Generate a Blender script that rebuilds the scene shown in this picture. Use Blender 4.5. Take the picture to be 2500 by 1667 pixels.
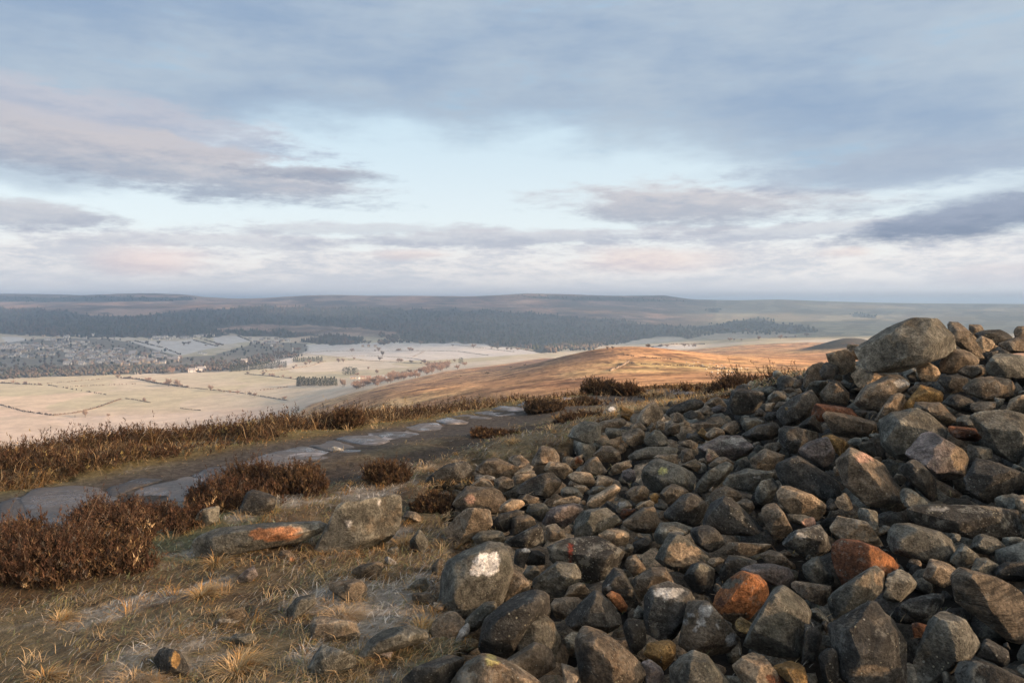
import bpy, bmesh, math, random
import numpy as np
from mathutils import Vector
R = math.radians
rng = np.random.default_rng(11)
random.seed(11)
for o in list(bpy.data.objects): bpy.data.objects.remove(o)
scene = bpy.context.scene
COL = scene.collection

# ------------------------------------------------------------------ camera, sky, sun, exposure
CAM_H, FPX, HORZ = 1.6, 1944.0, 735.0            # eye height (m), focal length in photo pixels, horizon row
cam_d = bpy.data.cameras.new('camera'); cam = bpy.data.objects.new('camera', cam_d); COL.objects.link(cam)
cam.location = (0, 0, CAM_H); cam.rotation_euler = (R(90), 0, 0)
cam_d.sensor_width = 36; cam_d.lens = 36 * FPX / 2500; cam_d.shift_y = -(833.5 - HORZ) / 2500
cam_d.clip_start = 0.1; cam_d.clip_end = 200000
scene.camera = cam
scene.view_settings.view_transform = 'Standard'; scene.view_settings.look = 'None'
EXPO = 1.3
scene.view_settings.exposure = EXPO; scene.view_settings.gamma = 1.0; scene.view_settings.use_curve_mapping = False
SUN_EL, SUN_AZ = 14.5, 108.0                       # azimuth clockwise from the view direction: right, a little behind
sx, sy, sz = math.sin(R(SUN_AZ)) * math.cos(R(SUN_EL)), math.cos(R(SUN_AZ)) * math.cos(R(SUN_EL)), math.sin(R(SUN_EL))
sun_d = bpy.data.lights.new('sun', 'SUN'); sun = bpy.data.objects.new('sun', sun_d); COL.objects.link(sun)
sun_d.energy = 5.0; sun_d.angle = R(0.8); sun_d.color = (1.0, 0.66, 0.41)
sun.rotation_euler = Vector((sx, sy, sz)).to_track_quat('Z', 'Y').to_euler()

world = bpy.data.worlds.new('World'); scene.world = world; world.use_nodes = True
NT = world.node_tree; NT.nodes.clear()
class G:                                            # small node-graph helper
    def __init__(s, nt): s.nt = nt
    def n(s, t, **k):
        nd = s.nt.nodes.new(t)
        for a, b in k.items(): setattr(nd, a, b)
        return nd
    def put(s, sock, v):
        if hasattr(v, 'is_linked') or hasattr(v, 'links'): s.nt.links.new(v, sock)
        elif isinstance(v, (tuple, list)):
            sock.default_value = tuple(v) + ((1,) if len(v) == 3 and len(sock.default_value) == 4 else ())
        else: sock.default_value = v
    def m(s, op, a, b=0.0, c=None, clamp=False):
        nd = s.n('ShaderNodeMath', operation=op, use_clamp=clamp)
        s.put(nd.inputs[0], a); s.put(nd.inputs[1], b)
        if c is not None: s.put(nd.inputs[2], c)
        return nd.outputs[0]
    def mix(s, f, a, b, blend='MIX'):
        nd = s.n('ShaderNodeMix', data_type='RGBA', blend_type=blend)
        s.put(nd.inputs[0], f); s.put(nd.inputs[6], a); s.put(nd.inputs[7], b)
        return nd.outputs[2]
    def ss(s, v, lo, hi, t0=0.0, t1=1.0):
        nd = s.n('ShaderNodeMapRange', interpolation_type='SMOOTHSTEP')
        s.put(nd.inputs[0], v)
        for i, q in enumerate((lo, hi, t0, t1)): s.put(nd.inputs[i + 1], q)
        return nd.outputs[0]
    def noise(s, vec, scale, detail=4, rough=0.55, dist=0.0):
        nd = s.n('ShaderNodeTexNoise'); s.put(nd.inputs['Vector'], vec)
        nd.inputs['Scale'].default_value = scale; nd.inputs['Detail'].default_value = detail
        nd.inputs['Roughness'].default_value = rough; nd.inputs['Distortion'].default_value = dist
        return nd.outputs['Fac']
    def vor(s, vec, scale, feat='F1', rnd=1.0):
        nd = s.n('ShaderNodeTexVoronoi', feature=feat); s.put(nd.inputs['Vector'], vec)
        nd.inputs['Scale'].default_value = scale; nd.inputs['Randomness'].default_value = rnd
        return nd
    def vmath(s, op, a, b):
        nd = s.n('ShaderNodeVectorMath', operation=op); s.put(nd.inputs[0], a); s.put(nd.inputs[1], b)
        return nd.outputs[0]
    def bump(s, h, strength, dist):
        nd = s.n('ShaderNodeBump'); s.put(nd.inputs['Height'], h)
        nd.inputs['Strength'].default_value = strength; nd.inputs['Distance'].default_value = dist
        return nd.outputs[0]

SKY_K = 0.1                                         # world background strength
def build_sky():
    g = G(NT)
    d = g.n('ShaderNodeTexCoord').outputs['Generated']
    sp = g.n('ShaderNodeSeparateXYZ'); NT.links.new(d, sp.inputs[0]); x, y, z = sp.outputs
    hyp = g.m('SQRT', g.m('ADD', g.m('MULTIPLY', x, x), g.m('MULTIPLY', y, y)))
    V = g.m('DIVIDE', z, g.m('MAXIMUM', hyp, 0.02))              # tangent of elevation
    A = g.m('ARCTAN2', x, y)                                      # azimuth
    def nz(sxy, szz, sc, det=5, rough=.55, off=0.0):
        v = g.vmath('ADD', g.vmath('MULTIPLY', d, (sxy, sxy, szz)), (off, off * .7, off * .3))
        return g.noise(v, sc, det, rough)
    n1 = g.m('SUBTRACT', nz(1, 3.6, 5.0, 9, .62), .5)
    n2 = g.m('SUBTRACT', nz(1, 4.6, 15.0, 9, .68, 3.1), .5)
    n4 = g.m('SUBTRACT', nz(1, 4.0, 42.0, 8, .65, 5.3), .5)
    n3 = g.m('SUBTRACT', nz(1, 2.6, 2.2, 5, .55, 7.7), .5)
    sky = g.n('ShaderNodeTexSky', sky_type='NISHITA', sun_disc=False)
    sky.sun_elevation = R(SUN_EL); sky.sun_rotation = R(SUN_AZ); sky.altitude = 300; sky.air_density = 1.0; sky.dust_density = 1.6; sky.ozone_density = 1.4
    def c(r, gg, b): return tuple(((q / 255 + .055) / 1.055) ** 2.4 / SKY_K / 2 ** EXPO for q in (r, gg, b))   # display colour to radiance
    # open sky between the clouds: the Nishita sky, thinly veiled by high ice cloud
    veil = g.mix(g.ss(V, 0.02, 0.26), c(241, 247, 249), c(206, 227, 239))
    col = g.mix(0.93, g.mix(1.0, sky.outputs[0], (1.6, 1.6, 1.6, 1), 'MULTIPLY'), veil)
    # high grey-blue cloud sheet over the whole upper sky
    warp = g.m('MULTIPLY', n3, 0.20)
    side = g.m('MULTIPLY', g.ss(g.m('ABSOLUTE', g.m('ADD', A, .05)), .16, .50), .085)                # the sheet hangs lower away from the central gap
    sheet = g.ss(g.m('ADD', g.m('ADD', g.m('ADD', V, side), warp), g.m('MULTIPLY', n1, 0.16)), 0.185, 0.265)
    shade = g.m('ADD', g.m('ADD', g.m('MULTIPLY', n3, 2.0), g.m('MULTIPLY', n1, 1.2)), g.m('ADD', g.m('MULTIPLY', n2, .4), g.m('MULTIPLY', n4, .12)))
    sheet_c = g.mix(g.ss(shade, -.45, .5), c(143, 167, 197), c(184, 198, 212))
    sheet_c = g.mix(g.m('MULTIPLY', g.ss(g.m('ADD', n1, n2), .06, .42), .6), sheet_c, c(150, 190, 222))
    # the sheet thins and warms towards the sun
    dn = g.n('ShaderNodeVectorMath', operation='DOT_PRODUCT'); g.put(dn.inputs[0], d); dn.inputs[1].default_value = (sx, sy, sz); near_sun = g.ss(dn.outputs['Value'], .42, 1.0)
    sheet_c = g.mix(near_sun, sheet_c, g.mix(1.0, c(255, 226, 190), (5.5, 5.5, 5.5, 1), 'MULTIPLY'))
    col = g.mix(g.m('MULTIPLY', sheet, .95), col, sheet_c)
    # separate cloud banks, each an ellipse in azimuth and elevation with a torn edge
    def bank(px, py, w, h, top, base, amt=1.0, tilt=0.0, soft=.42, tear=1.0):
        nonlocal col
        a0 = math.atan((px - 1250) / FPX); v0 = (HORZ - py) / FPX * math.cos(a0)
        wa, hv = w / FPX * math.cos(a0), h / FPX
        da = g.m('SUBTRACT', A, a0)
        dv = g.m('SUBTRACT', g.m('SUBTRACT', V, v0), g.m('MULTIPLY', da, tilt))
        p = g.m('ADD', g.m('POWER', g.m('ABSOLUTE', g.m('DIVIDE', da, wa)), 2.0), g.m('POWER', g.m('ABSOLUTE', g.m('DIVIDE', dv, hv)), 2.0))
        e = g.m('ADD', g.m('ADD', g.m('SQRT', p), g.m('MULTIPLY', n1, tear * 1.7)), g.m('ADD', g.m('MULTIPLY', n2, tear * 1.7), g.m('MULTIPLY', n4, tear * .5)))
        f = g.m('MULTIPLY', g.ss(e, 1.0 + soft * .5, 1.0 - soft, 0, 1), amt)
        lit = g.ss(g.m('ADD', g.m('DIVIDE', dv, hv), g.m('ADD', g.m('MULTIPLY', n2, 3.2), g.m('MULTIPLY', n4, 1.2))), -.9, .9)
        col = g.mix(f, col, g.mix(lit, base, top))
    # low bank along the horizon, pinkish white and torn
    lowf = g.ss(g.m('ADD', V, g.m('ADD', g.m('ADD', g.m('MULTIPLY', n2, .085), g.m('MULTIPLY', n4, .05)), g.m('MULTIPLY', n1, .09))), .100, .050)
    lowc = g.mix(g.ss(g.m('ADD', g.m('MULTIPLY', n1, .8), g.m('ADD', g.m('MULTIPLY', n2, 1.3), g.m('MULTIPLY', n4, .8))), -.28, .26), c(206, 208, 217), c(252, 245, 241))
    lowc = g.mix(g.ss(g.m('ADD', V, g.m('MULTIPLY', n1, .02)), .040, .006), lowc, c(228, 228, 234))
    col = g.mix(g.m('MULTIPLY', lowf, .9), col, lowc)
    GP, GB = c(196, 194, 200), c(150, 160, 178)                   # pale tops, grey-blue bases
    bank(150, 265, 600, 60, c(200, 200, 210), c(166, 178, 200), .8, -.10)
    bank(250, 330, 500, 30, c(206, 203, 209), c(176, 184, 202), .7, -.12)
    bank(900, 560, 300, 18, c(214, 214, 220), c(196, 200, 210), .6, .02)
    bank(600, 590, 420, 16, c(216, 214, 220), c(198, 202, 212), .6, .0)
    bank(2000, 560, 420, 20, c(212, 211, 217), c(182, 188, 203), .7, .03)
    bank(330, 395, 560, 62, c(206, 202, 206), c(162, 172, 190), .9, -.10, .5)
    bank(760, 425, 210, 16, c(176, 180, 192), c(150, 162, 182), .8, -.03, .6)
    bank(0, 520, 260, 34, c(204, 202, 208), c(172, 178, 194), .8, 0)
    bank(1700, 500, 400, 56, c(212, 208, 211), c(176, 182, 196), .92, -.02, .5)
    bank(1230, 580, 460, 22, c(214, 214, 220), c(184, 190, 204), .8, .02)
    bank(2420, 525, 330, 44, c(150, 162, 184), c(122, 138, 164), .95, .12, .45, .6)
    bank(2150, 415, 440, 46, c(172, 184, 202), c(156, 172, 196), .6, .05)
    bank(380, 640, 130, 34, c(250, 228, 222), c(226, 210, 212), .75, 0, .8, .7)
    bank(1580, 640, 190, 34, c(255, 236, 226), c(220, 208, 212), .85, 0, .7, .7)
    bank(1010, 622, 120, 12, c(248, 232, 226), c(226, 214, 214), .7, 0, .8)
    bank(2080, 618, 80, 14, c(250, 234, 226), c(214, 206, 212), .75, 0, .7)
    bank(2440, 668, 130, 22, c(244, 230, 226), c(210, 206, 214), .6, 0, .8)
    col = g.mix(g.ss(V, 0.0, -.05), col, c(150, 150, 150))
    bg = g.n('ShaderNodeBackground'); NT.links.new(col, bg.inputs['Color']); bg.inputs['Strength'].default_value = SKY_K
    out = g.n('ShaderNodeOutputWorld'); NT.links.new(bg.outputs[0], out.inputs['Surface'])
build_sky()

# ------------------------------------------------------------------ numeric helpers
def _h(ix, iy, iz, seed):
    n = (ix * 374761393 + iy * 668265263 + iz * 2147483647 + seed * 144665) & 0xFFFFFFFF
    n = ((n ^ (n >> 13)) * 1274126177) & 0xFFFFFFFF
    n = n ^ (n >> 16)
    return (n & 0xFFFFFF) / float(0xFFFFFF)
def vnoise(x, y, z=None, seed=0):
    x = np.asarray(x, float); y = np.asarray(y, float)
    if z is None:
        ix, iy = np.floor(x).astype(np.int64), np.floor(y).astype(np.int64); fx, fy = x - ix, y - iy
        fx, fy = fx * fx * fx * (fx * (fx * 6 - 15) + 10), fy * fy * fy * (fy * (fy * 6 - 15) + 10); o = np.int64(0)
        a, b, c, d = _h(ix, iy, o, seed), _h(ix + 1, iy, o, seed), _h(ix, iy + 1, o, seed), _h(ix + 1, iy + 1, o, seed)
        return ((a + (b - a) * fx) * (1 - fy) + (c + (d - c) * fx) * fy) * 2 - 1
    z = np.asarray(z, float)
    ix, iy, iz = np.floor(x).astype(np.int64), np.floor(y).astype(np.int64), np.floor(z).astype(np.int64)
    fx, fy, fz = x - ix, y - iy, z - iz
    fx, fy, fz = [f * f * f * (f * (f * 6 - 15) + 10) for f in (fx, fy, fz)]
    r = 0
    for a in (0, 1):
        for b in (0, 1):
            for c in (0, 1):
                r = r + _h(ix + a, iy + b, iz + c, seed) * (fx if a else 1 - fx) * (fy if b else 1 - fy) * (fz if c else 1 - fz)
    return r * 2 - 1
def fbm(x, y, z=None, oct=4, seed=0, gain=.5):
    s, a, t = 0, 1.0, 0
    for k in range(oct):
        s = s + a * vnoise(np.asarray(x) * 2 ** k, np.asarray(y) * 2 ** k, None if z is None else np.asarray(z) * 2 ** k, seed + k * 17)
        t += a; a *= gain
    return s / t
def sstep(v, a, b):
    t = np.clip((np.asarray(v, float) - a) / (b - a), 0, 1); return t * t * (3 - 2 * t)
def to_px(x, y, z): return 1250 + FPX * x / y, HORZ + FPX * (CAM_H - z) / y
def inpoly(px, py, poly):
    px = np.asarray(px, float); py = np.asarray(py, float); r = np.zeros(px.shape, bool); n = len(poly)
    for i in range(n):
        x0, y0 = poly[i]; x1, y1 = poly[(i + 1) % n]
        if y0 == y1: continue
        c = ((y0 > py) != (y1 > py)) & (px < (x1 - x0) * (py - y0) / (y1 - y0) + x0)
        r ^= c
    return r
def polydist(px, py, pts):
    d = np.full(np.shape(px), 1e9)
    for (x0, y0), (x1, y1) in zip(pts[:-1], pts[1:]):
        dx, dy = x1 - x0, y1 - y0; L = dx * dx + dy * dy + 1e-9
        t = np.clip(((px - x0) * dx + (py - y0) * dy) / L, 0, 1)
        d = np.minimum(d, np.hypot(px - x0 - t * dx, py - y0 - t * dy))
    return d

# ------------------------------------------------------------------ the lie of the land
PX_COLS = [-600, 0, 300, 600, 900, 1200, 1500, 1800, 2100, 2500, 3300]
DEPS =        [30, 60, 150, 350, 600, 900, 1200, 1500, 2000, 2700, 3400, 4200, 5200, 6500, 8000]
ZT = {  # heights (m) where the ground is out of sight, rows of the photo (>=700) where it is seen
    -600: [-7, -18, -45, -95, -150, -190, -212, -218, -220, -221, -212, -199, 790, 760, 741],
    0:    [-7, -18, -45, -95, -150, -190, -212, -218, -220, -221, -212, 828, 788, 757, 739],
    300:  [-6, -16, -40, -88, -142, -186, -210, -217, -219, -220, -213, 828, 786, 755, 738],
    600:  [-5, -13, -34, -72, -118, -160, -190, -208, -216, -218, -213, 828, 795, 762, 743],
    900:  [-4, -10, -25, -55, 970, 952, 945, 938, 926, 891, 860, 838, 800, 766, 744],
    1200: [-3.4, -8.5, -19, 955, 936, 918, 904, 894, 888, 874, 852, 836, 806, 768, 744],
    1500: [-2.6, -6.5, 940, 922, 884, 858, 866, 880, 884, 869, 851, 838, 815, 778, 748],
    1800: [-2.4, -6, 940, 914, 887, 871, 874, 862, 850, 838, 829, 818, 801, 780, 755],
    2100: [-2.4, -6, 940, 914, 892, 876, 866, 856, 843, 828, 818, 808, 791, 773, 757],
    2500: [-2.4, -6, 940, 914, 892, 880, 868, 858, 842, 826, 812, 800, 786, 770, 757],
    3300: [-2, -5, 930, 905, 890, 880, 868, 858, 842, 826, 812, 800, 786, 770, 757]}
RIDGE_X = [-800, 0, 100, 200, 300, 370, 450, 500, 570, 640, 700, 760, 830, 900, 1000, 1150, 1230, 1280, 1330, 1400, 1500, 1560, 1620, 1690, 1800, 1900, 2000, 2200, 2500, 3400]
RIDGE_Y = [715, 717, 718, 720.5, 717, 716, 719, 725, 729, 728, 724, 721, 720, 722, 722, 723.5, 720, 716.5, 717, 719, 722.5, 722, 721, 731, 733, 731, 735, 740, 743, 743]
_cols = np.linspace(-800, 3400, 211)
_deps = np.array(DEPS + [9500, 11500, 14000, 20000, 60000], float)
_Z = np.zeros((len(_cols), len(_deps)))
for k, dpt in enumerate(DEPS):
    zc = [v if v < 700 else CAM_H - (v - HORZ) / FPX * dpt for v in (ZT[p][k] for p in PX_COLS)]
    _Z[:, k] = np.interp(_cols, PX_COLS, zc)
_ry = np.interp(_cols, RIDGE_X, RIDGE_Y)
for k, (dpt, dy) in enumerate(((9500, 0), (11500, 5.5), (14000, 6))):
    _Z[:, len(DEPS) + k] = CAM_H - (np.maximum(_ry + dy, 738 if k else 0) - HORZ) / FPX * dpt
_Z[:, -2] = CAM_H - (741 - HORZ) / FPX * 20000
_Z[:, -1] = CAM_H - (740 - HORZ) / FPX * 60000
ker = np.exp(-.5 * (np.arange(-14, 15) / 5.0) ** 2); ker /= ker.sum()
for k in range(len(DEPS)):
    _Z[:, k] = np.convolve(np.pad(_Z[:, k], 14, mode='edge'), ker, 'valid')
# finer depth steps with a smooth (monotone cubic) profile
_ld = np.log(_deps); _fl = np.linspace(_ld[0], _ld[-1], 400)
def _pchip(xs, ys, xq):
    h = np.diff(xs); dl = np.diff(ys, axis=1) / h
    m = np.zeros_like(ys); m[:, 0] = dl[:, 0]; m[:, -1] = dl[:, -1]
    a, b = dl[:, :-1], dl[:, 1:]
    hm = np.where(a * b > 0, 2 * a * b / np.where(a + b == 0, 1, a + b), 0); m[:, 1:-1] = hm
    i = np.clip(np.searchsorted(xs, xq) - 1, 0, len(xs) - 2); t = (xq - xs[i]) / h[i]
    return ((1 + 2 * t) * (1 - t) ** 2) * ys[:, i] + t * (1 - t) ** 2 * h[i] * m[:, i] + t * t * (3 - 2 * t) * ys[:, i + 1] + t * t * (t - 1) * h[i] * m[:, i + 1]
_ZF = _pchip(_ld, _Z, _fl)
def far_h(x, y):
    y = np.maximum(y, 1.0); px = np.clip(1250 + FPX * x / y, -790, 3390); l = np.clip(np.log(y), _fl[0], _fl[-1] - 1e-6)
    a = (px - _cols[0]) / (_cols[1] - _cols[0]); i = np.clip(a.astype(int), 0, len(_cols) - 2); fa = a - i
    b = (l - _fl[0]) / (_fl[1] - _fl[0]); j = np.clip(b.astype(int), 0, len(_fl) - 2); fb = b - j
    z = (_ZF[i, j] * (1 - fa) + _ZF[i + 1, j] * fa) * (1 - fb) + (_ZF[i, j + 1] * (1 - fa) + _ZF[i + 1, j + 1] * fa) * fb
    amp = np.clip(y * .0022, 0, 9) * sstep(y, 80, 400) * (1 - sstep(y, 8600, 9400))
    valley = sstep(y, 1300, 1700) * (1 - sstep(y, 3900, 4500)) * (1 - sstep(px, 700, 1000))
    z = z + amp * (1 - .75 * valley) * fbm(x / 310, y / 430, oct=4, seed=5)
    z = z + sstep(y, 4600, 6000) * (1 - sstep(y, 8300, 9300)) * 26 * fbm(x / 1500, y / 1100, oct=3, seed=15)
    z = z + 9 * np.exp(-((px - 1500) / 210) ** 2 - ((l - math.log(860)) / .33) ** 2)       # the rounded shoulder
    z = z + 25 * np.exp(-((px - 2075) / 95) ** 2 - ((l - math.log(1560)) / .10) ** 2)      # dark heather mound
    z = z + 16 * np.exp(-((px - 1620) / 70) ** 2 - ((l - math.log(2900)) / .10) ** 2)
    z = z + 12 * np.exp(-((px - 1850) / 90) ** 2 - ((l - math.log(2900)) / .08) ** 2)
    ridge = np.interp(px, [0, 700, 1180, 1330, 1650, 1760], [1, 1, .3, 1, 1, 0])
    z = z + sstep(y, 8700, 9300) * (1 - sstep(y, 10500, 12000)) * ridge * (3 * fbm(x / 40, y / 900, oct=3, seed=8))  # ragged forest skyline
    return z
CRN = np.array([-.654, .757])                       # across the crest, towards the valley
def crest_s(x, y): return (x + 5) * CRN[0] + (y - 7.8) * CRN[1]
PA, PD = np.array([-4.0, 6.2]), np.array([.587, .810])
def path_t(x, y): return (x - PA[0]) * -PD[1] + (y - PA[1]) * PD[0]     # metres to the valley side of the flagstones
def near_h(x, y):
    s = crest_s(x, y) - 1.25 - .5 * sstep(x, -1.5, 2.0)
    z = -.34 * (np.sqrt(s * s + 2.2) + s) / 2 + .02
    z = z + .08 * fbm(x * .45, y * .45, oct=3, seed=21) + .06 * fbm(x * 1.5, y * 1.5, oct=4, seed=3) * (np.abs(path_t(x, y)) > .9)
    t = path_t(x, y)
    z = z - .05 * np.exp(-(t / .8) ** 2) - .05 * np.exp(-((t + 1.1) / .4) ** 2)
    return z
def mound(x, y):
    dy = y - 8.3; ry = np.where(dy < 0, dy / 1.75, dy / 1.0)
    r = np.sqrt((x - 5.0) ** 2 + ry ** 2)
    m1 = 1.22 * np.exp(-(r / 2.85) ** 2)
    m2 = 1.9 * np.exp(-(np.sqrt((x - 9.5) ** 2 + ((y - 3.0) / 1.8) ** 2) / 2.8) ** 2)      # the heap goes on beside the camera
    return np.maximum(m1, m2)
def land(x, y):
    x = np.asarray(x, float); y = np.asarray(y, float); r = np.hypot(x, y)
    if r.size and r.min() > 48: return far_h(x, np.maximum(y, r * .25))
    if r.size and r.max() < 17: return near_h(x, y)
    w = sstep(np.log(np.maximum(r, 1)), math.log(17), math.log(48))
    nz = near_h(x, y)
    return nz * (1 - w) + far_h(x, np.maximum(y, r * .25)) * w
def base_surface(x, y): return land(x, y) + mound(x, y)
SCREE = [(1060, 1667), (1120, 1580), (1065, 1480), (1085, 1340), (1090, 1250), (1040, 1200), (1160, 1120), (1330, 1115), (1400, 1070), (1440, 1045), (1530, 1005), (1640, 985), (1780, 960), (1900, 940), (2000, 890), (2090, 860), (2400, 830), (2500, 815), (4200, 700), (4200, 2500), (1060, 2500)]
def bed_surface(x, y):
    """the ground under the stones, below the tops of the heap by about a stone's depth"""
    z = base_surface(x, y); px, py = to_px(x, np.maximum(y, .3), z); deep = np.zeros(np.shape(px))
    for dx, dy in ((0, 0), (28, 8), (-10, -14), (45, 20)): deep = deep + .25 * inpoly(px - dx, py - dy, SCREE)
    return z - .36 * deep * (y > 1.0) * (y < 14)
def hit(px, py, surf=base_surface, lo=2.2, hi=40.0, n=900):
    """distance at which the sight line through a photo pixel meets the land"""
    d = np.geomspace(lo, hi, n); u = (px - 1250) / FPX; s = (py - HORZ) / FPX
    below = (CAM_H - s * d) < surf(u * d, d)
    return float(d[np.argmax(below)]) if below.any() else None
def hits(px, py, lo, hi, n=150):
    px = np.asarray(px, float); py = np.asarray(py, float)
    d = np.geomspace(lo, hi, n)[None, :]; u = ((px - 1250) / FPX)[:, None]; s = ((py - HORZ) / FPX)[:, None]
    below = (CAM_H - s * d) < land(u * d, d + 0 * u)
    k = np.argmax(below, 1); b_ = d[0, k]; a_ = d[0, np.maximum(k - 1, 0)]; u, s = u[:, 0], s[:, 0]
    for _ in range(7):                               # close in on the crossing
        m_ = (a_ + b_) / 2; under = (CAM_H - s * m_) < land(u * m_, m_); b_ = np.where(under, m_, b_); a_ = np.where(under, a_, m_)
    b_ = b_.copy(); b_[~below.any(1)] = np.nan
    return b_

# ------------------------------------------------------------------ mesh and material helpers
def new_mesh(name, V, F, cols=None, smooth=False, attrs=None, fcount=None):
    """V (n,3); F (m,3|4) array; cols (n,3) point colours"""
    me = bpy.data.meshes.new(name); V = np.ascontiguousarray(V, np.float32); F = np.ascontiguousarray(F, np.int32)
    k = F.shape[1]; me.vertices.add(len(V)); me.vertices.foreach_set('co', V.ravel())
    me.loops.add(F.size); me.loops.foreach_set('vertex_index', F.ravel())
    me.polygons.add(len(F)); me.polygons.foreach_set('loop_start', np.arange(0, F.size, k, dtype=np.int32))
    me.polygons.foreach_set('loop_total', np.full(len(F), k, np.int32))
    if smooth: me.polygons.foreach_set('use_smooth', np.ones(len(F), bool))
    me.update(calc_edges=True)
    if cols is not None:
        a = me.color_attributes.new('Col', 'FLOAT_COLOR', 'POINT'); c = np.ones((len(V), 4), np.float32); c[:, :3] = cols
        a.data.foreach_set('color', c.ravel())
    for nm, arr in (attrs or {}).items():
        a = me.attributes.new(nm, 'FLOAT', 'POINT'); a.data.foreach_set('value', np.ascontiguousarray(arr, np.float32))
    return me
def obj(name, me, mat=None, parent=None, loc=None):
    o = bpy.data.objects.new(name, me); COL.objects.link(o)
    if mat is not None and me is not None and not me.materials: me.materials.append(mat)
    if parent is not None: o.parent = parent
    if loc is not None: o.location = loc
    return o
def tag(o, label=None, cat=None, group=None, kind=None):
    if label: o['label'] = label
    if cat: o['category'] = cat
    if group: o['group'] = group
    if kind: o['kind'] = kind
    return o
def mat_new(name):
    m = bpy.data.materials.new(name); m.use_nodes = True; nt = m.node_tree; nt.nodes.clear(); g = G(nt)
    b = g.n('ShaderNodeBsdfPrincipled'); o = g.n('ShaderNodeOutputMaterial'); nt.links.new(b.outputs[0], o.inputs['Surface'])
    b.inputs['Specular IOR Level'].default_value = .25
    return m, g, b
def attr_col(g, name='Col'):
    a = g.n('ShaderNodeAttribute', attribute_name=name); return a.outputs['Color']
def attr_f(g, name):
    a = g.n('ShaderNodeAttribute', attribute_name=name); return a.outputs['Fac']
def mat_vcol(name, rough=.9, var=.35, scale=3.0, bump=None, sheen=0, spec=.15, trans=0.0):
    m, g, b = mat_new(name); c = attr_col(g); p = g.n('ShaderNodeNewGeometry').outputs['Position']
    n = g.noise(p, scale, 5, .65)
    b.inputs['Specular IOR Level'].default_value = spec
    k = g.ss(n, .25, .75, 1 - var, 1 + var)
    c2 = g.mix(1.0, c, g.n('ShaderNodeCombineColor').outputs[0], 'MULTIPLY')
    cc = c2.node; cm = [n_ for n_ in g.nt.nodes if n_.bl_idname == 'ShaderNodeCombineColor'][0]
    for i in range(3): g.put(cm.inputs[i], k)
    g.put(b.inputs['Base Color'], c2); b.inputs['Roughness'].default_value = rough
    if bump: g.put(b.inputs['Normal'], g.bump(g.noise(p, bump[0], 6, .7), bump[1], bump[2]))
    if trans: b.inputs['Subsurface Weight'].default_value = 0
    return m
M_VEG = mat_vcol('dry_plant', .85, .18, 9.0)
M_FAR = mat_vcol('far_foliage', .95, .15, .05)
def quads(n): return np.arange(n * 4).reshape(n, 4)
# ------------------------------------------------------------------ land surfaces
FIELD_EDGE = [(0, 990), (57, 1006), (126, 1016), (184, 1010), (237, 996), (295, 975)]
FOREST = [[(-300, 800), (-300, 745), (0, 752), (150, 757), (230, 772), (330, 770), (480, 757), (560, 752), (640, 747), (720, 748), (850, 753), (980, 752), (1090, 757), (1200, 758), (1330, 768), (1400, 775), (1500, 783), (1600, 790), (1720, 800), (1750, 815),
           (1690, 825), (1600, 820), (1500, 838), (1420, 850), (1330, 862), (1240, 848), (1150, 837), (1010, 836), (960, 812), (890, 800), (800, 800), (700, 793), (620, 792), (520, 800), (560, 815), (540, 822), (430, 824), (330, 826), (200, 826), (100, 818), (0, 816)],
          [(545, 803), (600, 808), (690, 806), (730, 812), (770, 818), (700, 824), (600, 822), (560, 815)], [(745, 822), (800, 817), (880, 822), (880, 838), (810, 842), (750, 834)]]
FARWOOD = [[(1690, 800), (1760, 790), (1850, 775), (1900, 790), (1980, 800), (1990, 812), (1880, 818), (1760, 815)], [(2085, 765), (2140, 770), (2140, 778), (2080, 774)], [(1730, 754), (1760, 752), (1755, 763), (1728, 762)],
           [(-200, 718), (0, 722), (120, 727), (300, 724), (470, 728), (470, 733), (350, 736), (200, 737), (-200, 735)], [(1270, 722), (1500, 726), (1690, 735), (1690, 737), (1400, 734), (1300, 728)]]
FROST = [[(0, 822), (45, 822), (90, 838), (70, 848), (20, 840)], [(550, 798), (600, 791), (690, 793), (800, 802), (860, 802), (880, 812), (820, 822), (750, 816), (640, 806), (600, 808)], [(290, 836), (340, 832), (440, 832), (470, 828), (540, 845), (440, 868), (340, 848)],
         [(520, 820), (580, 819), (610, 832), (560, 840), (520, 838)], [(740, 842), (880, 838), (980, 834), (1190, 838), (1320, 862), (1190, 872), (1040, 880), (900, 878), (740, 862)], [(680, 868), (720, 872), (710, 890), (670, 900), (640, 895)],
         [(1590, 845), (1700, 840), (1700, 850), (1600, 853)], [(-50, 884), (60, 884), (60, 894), (-50, 898)]]
TOWN = [(-200, 830), (0, 838), (100, 826), (260, 826), (330, 838), (440, 872), (520, 868), (620, 838), (750, 836), (750, 858), (690, 878), (560, 905), (420, 912), (250, 915), (0, 925), (-200, 925)]
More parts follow.
